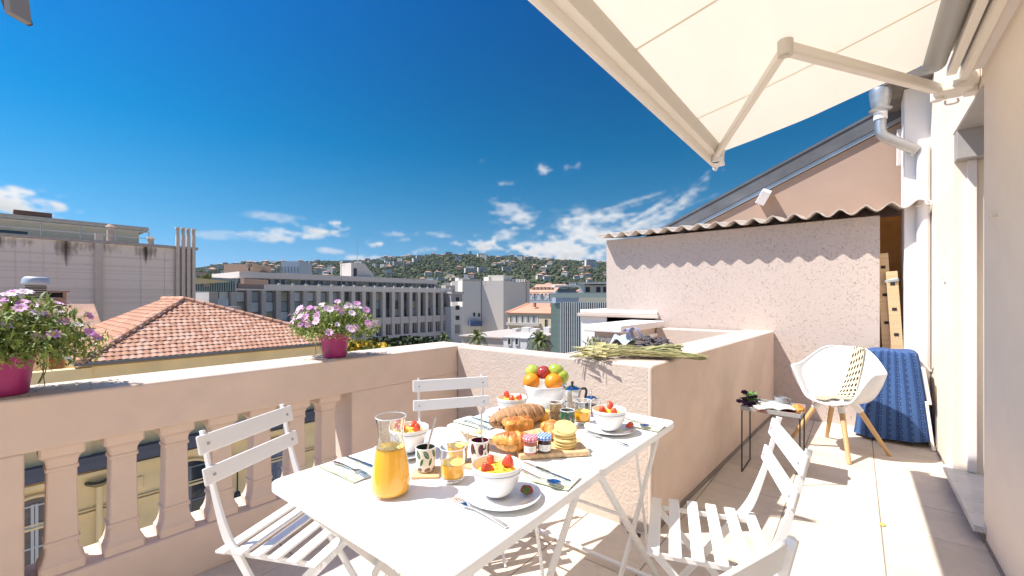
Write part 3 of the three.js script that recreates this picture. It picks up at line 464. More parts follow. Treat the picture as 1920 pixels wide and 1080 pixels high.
{ // fruit bowl
  const p = [-1.225, TT, -1.785], t = thing('fruit_bowl', 'large white bowl heaped with oranges and apples at the table end', 'bowl', p);
  part(t, 'bowl', lathe([[0, .003], [.05, .002], [.055, .006], [.06, .012], [.09, .05], [.107, .095], [.110, .112], [.1085, .114], [.106, .111], [.102, .094], [.085, .052], [.055, .018], [0, .014]], 72), M.ceramic);
  const fruit = (name, r, lobe, mat, label, x, y, z, cat) => {
    const g = new THREE.SphereGeometry(r, 40, 28), q = g.attributes.position; for (let i = 0; i < q.count; i++) { const X = q.getX(i), Y = q.getY(i), Z = q.getZ(i), h = Math.hypot(X, Z) / r, dip = lobe * Math.exp(-h * h * 14); q.setXYZ(i, X * (1 + (lobe ? .05 * Y / r : 0)), Y * (1 - dip) * (lobe ? .95 : .96), Z * (1 + (lobe ? .05 * Y / r : 0))); } g.computeVertexNormals();
    const f = thing(name, label, cat, [p[0] + x, p[1] + y, p[2] + z]); f.rotation.set(rr(-.4, .4), rr(0, 6), rr(-.4, .4)); part(f, 'flesh', g, mat); if (lobe) part(f, 'stem', tube([[0, r * .55, 0], [.002, r * .85, 0], [.006, r * 1.12, .002]], .0014, 8, 6), M.wood); else part(f, 'navel', new THREE.SphereGeometry(.004, 10, 6).scale(1, .4, 1).translate(0, r * .957, 0), green);
  };
  const orange = phy({ color: C(.86, .30, .015), roughness: .38, bumpMap: grain(60), bumpScale: .0012 });
  const apple = c => phy({ map: dataTex(256, (u, v) => { const n = fbm(u * 6, v * 6, 4, 6), s = fbm(u * 40, v * 4, 3, 40); return c.map((x, i) => x * (.7 + .6 * n) + (s > .6 ? .05 : 0)); }, true), roughness: .25, clearcoat: .4 });
  const gr = apple([.42, .52, .05]), rd = apple([.42, .03, .02]);
  fruit('orange', .043, 0, orange, 'left orange at the front of the fruit bowl', -.050, .128, .052, 'orange'); fruit('orange', .045, 0, orange, 'right orange at the front of the fruit bowl', .048, .128, -.002, 'orange');
  fruit('apple', .040, .3, gr, 'green apple on the left of the fruit heap', -.072, .168, .006, 'apple'); fruit('apple', .042, .3, gr, 'green apple on the right top of the fruit heap', .024, .172, -.058, 'apple');
  fruit('apple', .036, .3, rd, 'red apple in the middle of the fruit heap', -.018, .168, -.008, 'apple'); fruit('apple', .038, .3, gr, 'green apple low at the right back of the fruit bowl', .054, .146, -.066, 'apple');
}
{ // moka pot and small press
  const p = spotAt(1073, 778), t = thing('coffee_pot', 'faceted metal stovetop coffee pot behind the cups', 'coffee pot', p, .5);
  const oct = (pts) => toCreasedNormals(lathe(pts, 8), .4);
  part(t, 'boiler', oct([[0, .001], [.043, .001], [.044, .005], [.036, .058], [.037, .064]]), M.steel);
  part(t, 'jug', oct([[.033, .064], [.032, .068], [.041, .118], [.042, .121]]), M.steel);
  const l = part(t, 'lid', oct([[.043, .121], [.042, .124], [.012, .137], [0, .138]]), M.steel); part(l, 'knob', lathe([[0, .137], [.005, .139], [.007, .149], [.006, .157], [0, .158]], 12), M.darkMetal);
  part(t, 'spout', rot(beam([.030, .112, 0], [.052, .121, 0], .014, .014), 0, 2.6), M.steel);
  part(t, 'handle', tube([[.038, .118, 0], [.066, .12, 0], [.072, .108, 0], [.066, .074, 0]].map(([x, y, z]) => [x * .9, y, x * -.4]), .006, 20, 8), M.darkMetal);
  const q = spotAt(1108, 772), s = thing('press_pot', 'small glass and metal press pot beside the coffee pot', 'coffee press', q, 1);
  part(s, 'glass_body', lathe([[0, .004], [.028, .004], [.03, .008], [.03, .062]], 32), M.glass);
  part(s, 'coffee', lathe([[0, .006], [.0285, .006], [.0285, .035], [0, .035]], 28), phy({ color: C(.04, .02, .012), roughness: .1 }));
  const fr = [new THREE.TorusGeometry(.031, .002, 6, 32).rotateX(Math.PI / 2).translate(0, .058, 0), new THREE.TorusGeometry(.031, .002, 6, 32).rotateX(Math.PI / 2).translate(0, .008, 0)]; for (let k = 0; k < 6; k++) fr.push(rod([.031 * Math.cos(k * 1.047), .001, .031 * Math.sin(k * 1.047)], [.031 * Math.cos(k * 1.047), .06, .031 * Math.sin(k * 1.047)], .0018)); part(s, 'metal_frame', fr, M.steel);
  const ld = part(s, 'lid', lathe([[.033, .062], [.032, .066], [.02, .074], [.004, .077]], 32), M.steel); part(ld, 'knob', [lathe([[.002, .076], [.002, .088]], 8), new THREE.SphereGeometry(.006, 14, 10).translate(0, .092, 0)], M.steel);
  part(s, 'handle', tube([[.031, .056, 0], [.052, .056, 0], [.054, .03, 0], [.031, .012, 0]], .003, 20, 8), M.steel);
}
// bread board and what lies on it
const BY = TT + .020, bu = V(.67, 0, -.74), bv = V(-.74, 0, -.67), bc = V(-.885, 0, -1.135).addScaledVector(bu, .125).addScaledVector(bv, .19);
{
  const o = solo('bread_board', muv(rbox(.25, .019, .38, .006), 1), M.woodPale, 'pale wooden bread board in the middle of the table', 'board');
  o.position.set(bc.x, TT + .0101, bc.z); o.rotation.y = Math.atan2(.74, .67);
}
const crustTex = dataTex(256, (u, v) => { const n = fbm(u * 9, v * 9, 5, 9), f = .45 + 1.0 * n, d = ss(.45, .7, fbm(u * 5 + 3, v * 5, 4, 5)); return [(.72 - .25 * d) * f + .05, (.36 - .2 * d) * f, (.075 - .04 * d) * f]; }, true), crust = phy({ map: crustTex, roughness: .42, clearcoat: .25, clearcoatRoughness: .4, bumpMap: grain(20), bumpScale: .003 });
const croG = (() => { const n = 96, m = 22; return surf(n, m, (u, v) => { const a = lerp(-1.25, 1.25, u), seg = u * 7.0, fr = seg - Math.floor(seg), r = (.009 + .027 * Math.pow(Math.max(0, Math.sin(u * Math.PI)), .75)) * (.93 + .10 * Math.pow(Math.sin(fr * Math.PI), .6)) * (.90 + .20 * vn(u * 13, v * 5)) * (.97 + .06 * vn(u * 50, v * 16)), t = v * 6.2832, c = V(.062 * Math.sin(a), 0, .055 * Math.cos(a) - .04); return V(c.x + Math.sin(a) * Math.cos(t) * r, Math.max(0, .026 + Math.sin(t) * r * .95), c.z + Math.cos(a) * Math.cos(t) * r); }); })();
function croissant(label, p, turn, s = 1, tilt = 0) { const o = solo('croissant', croG, crust, label, 'croissant'); o.position.set(...p); o.rotation.set(tilt, turn, 0); o.scale.setScalar(s); return o; }
const onBoard = (x, y, h = 0) => { const p = onY(x, y, BY + h); return [p.x, BY + h, p.z]; };
croissant('large golden croissant at the front left of the bread board', [-.945, BY, -1.172], .80, 1.02);
croissant('croissant lying behind the jam jars and pancakes', onBoard(1030, 818), 2.4, .95);
{ // sliced loaf, chocolate roll, half baguette
  const t = thing('bread_loaf', 'brown crusty loaf with slashed top at the back of the board', 'loaf', [-1.085, BY, -1.385], 1.36);
  const loafM = std({ map: dataTex(256, (u, v) => { const n = fbm(u * 8, v * 8, 5, 8), f = .6 + .75 * n; return [.42 * f, .235 * f, .115 * f]; }, true), roughness: .8, bumpMap: grain(24), bumpScale: .003 });
  part(t, 'crust', surf(110, 26, (u, v) => { const x = lerp(-.145, .145, u), e = Math.pow(Math.max(0, 1 - Math.pow(Math.abs(x) / .1451, 2.6)), .5), a = v * 6.2832, sl = (u * 6.5 + .12 * Math.cos(a)) % 1, cut = Math.sin(a) > -.1 ? .012 * Math.exp(-Math.pow((sl - .5) / .09, 2)) : 0, r = (.045 + .005 * (vn(u * 22, v * 9) - .5)) * e - cut * e; return V(x, Math.max(.0, .042 + r * Math.sin(a) * .98), r * Math.cos(a) * 1.12); }), loafM);
  const c = thing('chocolate_roll', 'glazed chocolate bread roll resting on the croissant and loaf', 'pastry', [-.992, BY + .030, -1.262], 1.12); c.scale.setScalar(.92);
  part(c, 'pastry', surf(60, 28, (u, v) => { const x = lerp(-.066, .066, u), e = Math.pow(Math.max(0, 1 - Math.pow(Math.abs(x) / .0661, 6)), .4), a = v * 6.2832, lay = .0016 * Math.sin(a * 7 + u * 3) + .003 * (vn(u * 14, v * 7) - .5), r = (.033 + lay) * e; return V(x, .027 + Math.sign(Math.sin(a)) * Math.pow(Math.abs(Math.sin(a)), .7) * r * .82, Math.sign(Math.cos(a)) * Math.pow(Math.abs(Math.cos(a)), .75) * r * 1.15); }), crust);
  part(c, 'chocolate_stick', [rod([-.07, .022, .010], [-.055, .022, .010], .006), rod([-.07, .030, -.012], [-.055, .030, -.012], .006)], std({ color: C(.03, .014, .008) }));
  const nuts = []; for (let k = 0; k < 26; k++) nuts.push(new THREE.IcosahedronGeometry(rr(.003, .0055), 0).translate(rr(-.03, .05), .052 + rr(-.002, .003), rr(-.018, .018))); part(c, 'nut_topping', nuts, std({ color: C(.42, .17, .05) }), null, 'stuff');
  const b = thing('baguette_half', 'pale split baguette half at the left end of the board', 'bread', [onBoard(918, 832)[0], BY, onBoard(918, 832)[2]], .18);
  part(b, 'crust', surf(60, 14, (u, v) => { const x = lerp(-.12, .12, u), e = Math.pow(Math.max(0, 1 - Math.pow(Math.abs(x) / .1201, 3)), .5), a = Math.PI + v * Math.PI; return V(x, .030 + .028 * e * Math.sin(a), .036 * e * Math.cos(a)); }), std({ ...mott([.66, .42, .2], 0.35), roughness: .8 }));
  part(b, 'crumb', surf(60, 10, (u, v) => { const x = lerp(-.118, .118, u), e = Math.pow(Math.max(0, 1 - Math.pow(Math.abs(x) / .1181, 3)), .5); return V(x, .031 + .004 * vn(u * 30, v * 9) * e, (v - .5) * .07 * e); }), std({ ...mott([.86, .76, .52], 0.2), roughness: .95, bumpMap: grain(30), bumpScale: .004 }));
  const e = b.children[1]; part(e, 'butter', rbox(.03, .006, .022, .003, -.05, .036, .0), phy({ color: C(.9, .72, .25), roughness: .35 }));
}
{ const L = []; for (let k = 0; k < 130; k++) { const q = bc.clone().addScaledVector(bu, rr(-.16, .17)).addScaledVector(bv, rr(-.24, .2)), s = rr(.0008, .0026), on = Math.abs(q.clone().sub(bc).dot(bu)) < .12 && Math.abs(q.clone().sub(bc).dot(bv)) < .185; L.push(new THREE.IcosahedronGeometry(s, 0).scale(1.3, .6, 1).translate(q.x, (on ? BY : TT) + s * .5, q.z)); } const o = part(scene, 'bread_crumbs', L, std({ color: C(.62, .38, .15) })); tag(o, 'bread crumbs scattered on and around the wooden board', 'crumbs', null, 'stuff'); }
{ // pancakes
  const p = onBoard(1059, 836), t = thing('pancake_stack', 'stack of small pale pancakes at the right end of the board', 'pancakes', p);
  const pm = std({ map: dataTex(128, (u, v) => { const n = fbm(u * 6, v * 3, 4, 6); return [.80, .52 + .14 * n, .16 + .14 * n]; }, true), roughness: .75 });
  for (let k = 0; k < 6; k++) { const g = lathe([[0, 0], [.037, 0], [.041, .0035], [.0405, .0075], [.037, .0105], [0, .0112]], 32), o = part(t, 'pancake', g, pm); o.position.set(rr(-.004, .004), .0112 * k, rr(-.004, .004)); if (k === 5) { o.position.y = .062; o.rotation.set(.22, 0, -.28); } }
}
function jar(label, p, jam, lidA, lidB) {
  const t = thing('jam_jar', label, 'jam jar', p, .2);
  part(t, 'jam', toCreasedNormals(lathe([[0, .002], [.021, .002], [.023, .006], [.0238, .03], [.021, .044], [0, .0445]], 12), .5), phy({ color: jam, roughness: .15, clearcoat: 1, clearcoatRoughness: .03 }));
  part(t, 'label', new THREE.CylinderGeometry(.0242, .0240, .021, 24, 1, true, -.55, 2.0).translate(0, .020, 0), std({ map: canvasTex(128, 64, (c, w, h) => { c.fillStyle = '#efece4'; c.fillRect(0, 0, w, h); c.strokeStyle = '#8d8d92'; c.lineWidth = 2; for (let k = 0; k < 4; k++) { c.beginPath(); let x = 30 + rnd() * 12; c.moveTo(x, 16 + k * 11); while (x < 92) { x += 3; c.lineTo(x, 16 + k * 11 + rr(-2.5, 2.5)); } c.stroke(); } }), roughness: .8 }));
  const tex = canvasTex(128, 128, (c, w, h) => { c.fillStyle = lidB; c.fillRect(0, 0, w, h); c.globalAlpha = .6; c.fillStyle = lidA; for (let k = 0; k < 4; k++) { c.fillRect(k * 32, 0, 16, h); c.fillRect(0, k * 32, w, 16); } }, true);
  const lm = std({ map: tex, roughness: .4, metalness: .1 });
  const l = part(t, 'lid', muv(lathe([[.0225, .045], [.0262, .0455], [.0265, .056], [.0245, .059], [0, .0595]], 32), 24), lm);
}
jar('jam jar with red gingham lid at the front of the board', onBoard(994, 850), C(.42, .10, .05), '#c22a45', '#f3e3e3');
jar('dark jam jar with blue gingham lid at the front of the board', onBoard(1021, 847), C(.035, .012, .02), '#1d57b4', '#eef3f8');
// napkins and cutlery
const napTex = canvasTex(256, 128, (c, w, h) => { c.fillStyle = '#e9ebe2'; c.fillRect(0, 0, w, h); const s = seed; seed = 9; for (let k = 0; k < 170; k++) leaf(c, rr(0, w), rr(0, h), rr(3, 10), rr(0, 6), ['#a9b96a', '#c8cf9b', '#7fa07e', '#b9c7c4', '#d9c36a', '#c9a9b4'][k % 6]); c.fillStyle = '#8ea45a'; c.fillRect(0, 0, w, 5); c.fillRect(0, h - 5, w, 5); seed = s; });
const napM = std({ map: napTex, roughness: .95 }), napG = slab(20, 12, (u, v) => V((u - .5) * .2, .0035 + .0012 * Math.sin(u * 7 + v * 4), (v - .5) * .105), .0022);
for (const [x, z, r, l] of [[-1.255, -.735, .03, 'leaf patterned napkin left of the carafe'], [-.742, -1.075, .14, 'leaf patterned napkin right of the front plate'], [-.73, -1.775, .02, 'leaf patterned napkin at the far right table corner'], [-1.285, -1.35, -.05, 'leaf patterned napkin at the far left edge of the table']]) { const o = solo('napkin', napG, napM, l, 'napkin'); o.position.set(x, TT + .0008, z); o.rotation.y = r; }
const knifeG = slab(24, 4, (u, v) => { const q = (v - .5) * 2, w = u < .45 ? .0055 - .001 * Math.cos(u * 12) : .0075 * Math.sqrt(Math.max(.02, 1 - Math.pow(Math.max(0, (u - .7) / .3), 2))); return V((u - .5) * .2, .0028, q * w + (u > .45 ? .001 : 0)); }, .0018);
const forkG = (() => { const a = [slab(26, 4, (u, v) => { const q = (v - .5) * 2, w = u < .12 ? .0055 : u < .75 ? lerp(.0055, .0026, (u - .12) / .63) : lerp(.0026, .0115, sm((u - .75) / .25)); return V(-.1 + u * .14, .0035 + .004 * Math.sin(u * 3.1) + .005 * ss(.8, 1, u), q * w); }, .0017)]; for (let k = 0; k < 4; k++) a.push(beam([.0385, .0078, -.0096 + k * .0064], [.068, .0066, -.0092 + k * .0061], .0034, .0016), beam([.067, .0066, -.0092 + k * .0061], [.092, .0028, -.0088 + k * .0058], .0028, .0015)); return merge(a); })();
function lay(name, g, label, [ax, az], [bx, bz], dy = 0) { const o = solo(name, g, M.steel, label, name); const L = Math.hypot(bx - ax, bz - az); o.position.set((ax + bx) / 2, TT + .0035 + dy, (az + bz) / 2); o.rotation.y = Math.atan2(-(bz - az), bx - ax); o.scale.setScalar(clamp(L / .195, .85, 1.12)); return o; }
lay('fork', forkG, 'steel fork lying on the bare table front beside the front plate', [-.645, -.782], [-.872, -.80], -.003);
lay('knife', knifeG, 'steel knife on the napkin beside the front plate, farther of two', [-.655, -1.085], [-.85, -1.112], .003);
lay('spoon', spoonShape(.19), 'steel spoon on the napkin beside the front plate, nearer of two', [-.835, -1.062], [-.655, -1.03], .003);
lay('fork', forkG, 'steel fork on the napkin left of the carafe', [-1.335, -.722], [-1.14, -.728], .003);
lay('knife', knifeG, 'steel knife on the napkin left of the carafe', [-1.345, -.775], [-1.15, -.785], .003);
lay('knife', knifeG, 'steel knife on the far right napkin', [-.665, -1.772], [-.84, -1.808], .003);
lay('spoon', spoonShape(.19), 'steel spoon on the far right napkin', [-.83, -1.765], [-.665, -1.728], .003);
lay('fork', forkG, 'steel fork in front of the right plate', [-.655, -1.49], [-.865, -1.528], -.003);
lay('fork', forkG, 'steel fork on the far left napkin, nearer of two pieces', [-1.35, -1.33], [-1.165, -1.298], .003);
lay('knife', knifeG, 'steel knife on the far left napkin, farther of two pieces', [-1.35, -1.385], [-1.17, -1.36], .003);
// ------------------------------------------------------------------ far end of the terrace
{ // side table and what stands on it
  const x0 = -.655, x1 = -.292, z0 = -3.785, z1 = -3.455, y = .478;
  const t = thing('side_table', 'small grey metal tray table with thin wire legs by the low wall', 'side table', [(x0 + x1) / 2, 0, (z0 + z1) / 2]);
  const w = (x1 - x0) / 2, d = (z1 - z0) / 2;
  part(t, 'tray', rbox(2 * w, .006, 2 * d, .002, 0, y - .02, 0), M.greyMetal);
  for (const s of [-1, 1]) { part(t, 'tray_rim', rbox(2 * w, .03, .006, .002, 0, y - .008, s * d), M.greyMetal); part(t, 'tray_rim', rbox(.006, .03, 2 * d - .008, .002, s * w, y - .008, 0), M.greyMetal); }
  for (const s of [-1, 1]) part(t, 'leg_frame', [rod([s * (w - .006), y - .02, d - .012], [s * (w - .006), .004, d - .012], .005), rod([s * (w - .006), y - .02, -d + .012], [s * (w - .006), .004, -d + .012], .005), rod([s * (w - .006), .006, d - .012], [s * (w - .006), .006, -d + .012], .005)], M.darkMetal);
  const Y = y - .0165;
  const b = thing('book', 'open book with blank looking white pages on the tray table', 'book', [-.475, Y, -3.575], .55);
  part(b, 'cover', [rot(rbox(.135, .003, .205, .001), 0, 0, .05).translate(.068, .006, 0), rot(rbox(.135, .003, .205, .001), 0, 0, -.05).translate(-.068, .006, 0)], std({ color: C(.30, .07, .04) }));
  const paper = std({ map: canvasTex(128, 192, (c, w, h) => { c.fillStyle = '#f3efe6'; c.fillRect(0, 0, w, h); c.fillStyle = 'rgba(120,120,125,.32)'; for (let k = 0; k < 24; k++) c.fillRect(14, 16 + k * 7, k % 6 === 5 ? 60 : 98, 2); }), roughness: .9 });
  for (const s of [-1, 1]) part(b, 'page_block', slab(16, 4, (u, v) => V(s * u * .13, .010 + .022 * Math.sin(Math.min(1, u * 1.35) * 2.2) * (1 - .45 * u) + .006 * (1 - u), (v - .5) * .198 * s), .007), paper);
  const c = thing('mug', 'grey stoneware mug at the back of the tray table', 'mug', [-.435, Y, -3.70], .5);
  const grey = phy({ ...mott([.30, .32, .35], 0.2), roughness: .35 });
  part(c, 'cup', lathe([[0, .003], [.03, .002], [.037, .008], [.041, .03], [.040, .07], [.041, .074], [.038, .074], [.037, .03], [.03, .010], [0, .009]], 40), grey);
  part(c, 'handle', tube([[.039, .06, 0], [.06, .06, 0], [.062, .035, 0], [.041, .022, 0]], .005, 20, 8), grey);
  croissant('croissant on the right edge of the grey tray table', [-.325, Y, -3.60], 1.9, .95);
  const f = thing('flower_posy', 'posy of dark purple flowers on the left edge of the tray table', 'flowers', [-.625, Y, -3.55]);
  const purple = std({ color: C(.055, .012, .07), roughness: .8 }), petal = surf(4, 6, (u, v) => V((u - .5) * .026 * Math.sin(v * 2.7 + .3), .006 * Math.sin(v * 3), v * .026));
  const bloom = merge([0, 1, 2, 3, 4, 5].map(k => rot(petal.clone(), -.25, k * 1.047)));
  for (let k = 0; k < 17; k++) { const o = part(f, 'bloom', bloom, k % 4 === 3 ? std({ color: C(.10, .03, .12) }) : purple); o.position.set(rr(-.06, .045), rr(.02, .115), rr(-.05, .05)); o.rotation.set(rr(-1, 1), rr(0, 6), rr(-1, 1)); }
  const lv = []; for (let k = 0; k < 16; k++) lv.push(rot(surf(3, 6, (u, v) => V((u - .5) * .026 * Math.sin(v * 2.9 + .2), .012 * Math.sin(v * 3) , v * .06)), rr(-1.2, -.2), rr(0, 6)).translate(rr(.0, .05), rr(.03, .10), rr(-.03, .03))); part(f, 'leaves', lv, std({ color: C(.10, .23, .04), roughness: .7 }), null, 'stuff');
  part(f, 'stems', [0, 1, 2, 3, 4].map(k => rod([.03 + .02 * k, .005, .02 * k - .04], [-.03 + .02 * k, .07, 0], .002, .002, 5)), green, null, 'stuff');
}
// shell armchair
const shellPt = (p, q) => { // disk (p, q), q = -1 at the front, to a point of the bucket seat; front looks along +z
  const s = Math.min(1, Math.hypot(p, q)), phi = Math.atan2(p, -q), a = Math.abs(phi);
  const Hrim = .455 - .045 * ss(.95, .1, a) + .215 * ss(.55, 1.15, a) + .165 * ss(1.75, 2.75, a);
  const R = lerp(.235, .315, ss(.2, 1.3, a)) - .035 * ss(1.6, 2.8, a);
  const back = ss(1.6, 2.7, a), up = lerp(ss(.46, 1.0, s) * .55 + .45 * Math.pow(clamp((s - .40) / .60), 1.35), Math.pow(clamp((s - .16) / .84), 1.45), back);
  const y = .425 + .012 * s - .012 * Math.exp(-s * s * 6) + (Hrim - .437) * up, r = R * (1 - Math.pow(1 - s, lerp(1.75, 1.3, back))) * (.93 + .07 * s);
  return V(r * Math.sin(phi), y + .006, r * Math.cos(phi) * (Math.cos(phi) > 0 ? 1.0 : .94) + .02);
};
const AC = [-.125, 0, -4.49], AT = -.24;
{
  const t = thing('shell_armchair', 'white moulded shell armchair on splayed oak legs', 'armchair', AC, AT);
  const plastic = phy({ color: C(.86, .855, .84), roughness: .3 });
  part(t, 'shell', slab(96, 34, (u, v) => { const a = u * 6.2832, s = Math.pow(v, .9) * .999 + .001; return shellPt(s * Math.sin(a), -s * Math.cos(a)); }, -.006), plastic);
  part(t, 'rim', tube(Array.from({ length: 72 }, (_, k) => shellPt(.9999 * Math.sin(k / 72 * 6.2832), -.9999 * Math.cos(k / 72 * 6.2832))), .0068, 180, 8, true), plastic);
  part(t, 'hub', [lathe([[0, .36], [.06, .362], [.085, .40], [.10, .424], [0, .428]], 32)], plastic);
  for (const k of [0, 1, 2, 3]) {
    const c = Math.cos(.785 + .30 + k * 1.5708) * 1.414, s = Math.sin(.785 + .30 + k * 1.5708) * 1.414;
    const l = part(t, 'leg', rod([c * .085, .40, s * .085 + .01], [c * .245, 0, s * .245 + .01], .021, .0145, 14), M.wood);
    part(l, 'leg_socket', rod([c * .062, .435, s * .062 + .01], [c * .112, .335, s * .112 + .01], .025, .0245, 16), plastic);
  }
  const scarf = std({ map: canvasTex(128, 512, (c, w, h) => { c.fillStyle = '#d8c8a8'; c.fillRect(0, 0, w, h); c.fillStyle = '#161414'; for (let j = 0; j < 22; j++) for (let i = 0; i < 5; i++) { const x = (i + .5) * w / 5, y = (j + .5) * h / 22; c.save(); c.translate(x, y); c.rotate(.785); c.fillRect(-6.5, -6.5, 13, 13); c.restore(); } }), roughness: .95 });
  const o = solo('throw', slab(16, 60, (u, v) => { const q = lerp(1.18, -.86, v), p = (u - .5) * .34 + lerp(.44, -.22, v); const over = q > .93 ? (q - .93) * .9 : 0; const k = Math.min(1, .985 / Math.hypot(p, q)), b = shellPt(p * k, q * k); const inw = V(-b.x, .25, -b.z).normalize(); b.addScaledVector(q > .3 ? inw : V(0, 1, 0), .021); if (over) { b.y -= over * .55; b.addScaledVector(V(b.x, 0, b.z).normalize(), .03 * Math.min(1, over * 12)); b.y += .014; } b.y += .0015 * Math.sin(u * 9 + v * 13); return b; }, .003), scarf, 'cream throw with rows of black diamonds draped over the shell armchair', 'throw');
  o.position.set(...AC); o.rotation.y = AT;
}
{ // blue cloth
  const tex = canvasTex(512, 512, (c, w, h) => { c.fillStyle = '#3f5f92'; c.fillRect(0, 0, w, h); const s = seed; seed = 3; for (let k = 0; k < 16; k++) { c.fillStyle = k % 2 ? 'rgba(20,38,86,.45)' : 'rgba(70,104,160,.40)'; c.fillRect(k * 32, 0, 20, h); } for (let k = 0; k < 8; k++) for (let j = 0; j < 15; j++) { c.strokeStyle = 'rgba(9,16,40,.85)'; c.lineWidth = 3.4; c.beginPath(); const x = k * 64 + 26, y = j * 35 + 12; if (k % 2) c.ellipse(x, y, 9, 11, 0, 0, 7); else { c.moveTo(x - 8, y - 9); c.lineTo(x + 8, y); c.lineTo(x - 8, y + 9); } c.stroke(); } for (let k = 0; k < 9000; k++) { c.fillStyle = rnd() > .5 ? 'rgba(120,150,210,.10)' : 'rgba(8,14,40,.12)'; c.fillRect(rnd() * w, rnd() * h, 2, rr(2, 8)); } seed = s; });
  const m = std({ map: tex, roughness: .95, bumpMap: grain(60), bumpScale: .002 });
  const t = thing('draped_table', 'small table hidden under a blue patterned cloth in the corner', 'draped table', [.245, 0, -5.13]);
  const edge = (a, w, d, n) => { const c = Math.cos(a), s = Math.sin(a), k = Math.pow(Math.pow(Math.abs(c), n) + Math.pow(Math.abs(s), n), -1 / n); return [c * k * w, s * k * d]; };
  const cloth = (u, v) => { const a = u * 6.2832, f = Math.max(0, (v - .32) / .68); if (v < .32) { const q = v / .32, [x, z] = edge(a, .165 * q, .15 * q, 5); return V(x, .805 + .004 * Math.sin(x * 30 + z * 20) - .012 * Math.pow(q, 8), z); }
    const fl = Math.pow(f, .85), fold = (.030 * (vn(a * 1.75, 3, 11) - .5) + .030 * (vn(a * 3.5 + 2, f * 1.5 + 5, 22) - .5) + .010 * Math.sin(a * 9 + 3 * vn(a, 2))) * fl * .8, [x, z] = edge(a, lerp(.167, .262, fl) + fold, lerp(.152, .185, fl) + fold, lerp(5, 3.2, f)); return V(x + .01 * fl, lerp(.793, .055 + .03 * Math.sin(a * 1 + 2.2), f), z); };
  const g = surf(180, 60, cloth), uv = g.attributes.uv, p = g.attributes.position; for (let i = 0; i < uv.count; i++) uv.setXY(i, uv.getX(i) * 3, p.getY(i) > .79 ? p.getZ(i) * 2 : p.getY(i) * 1.4);
  part(t, 'cloth', g, m);
  part(t, 'tabletop', rbox(.30, .02, .27, .004, 0, .775, 0), M.wood);
  for (const [a, b] of [[1, 1], [1, -1], [-1, 1], [-1, -1]]) part(t, 'leg', box(.03, .765, .03, a * .12, .3825, b * .11), M.darkMetal);
  const c = thing('folded_stool', 'cream folded stool frame wedged behind the blue cloth', 'stool', [.475, 0, -5.02]);
  part(c, 'seat_board', rot(rbox(.022, .30, .22, .008), 0, 0, .13).translate(-.02, .53, .0), M.cream);
  for (const s of [-1, 1]) part(c, 'leg', beam([.02, .0, s * .09], [-.02, .40, s * .06], .02, .02, .004), M.cream);
}
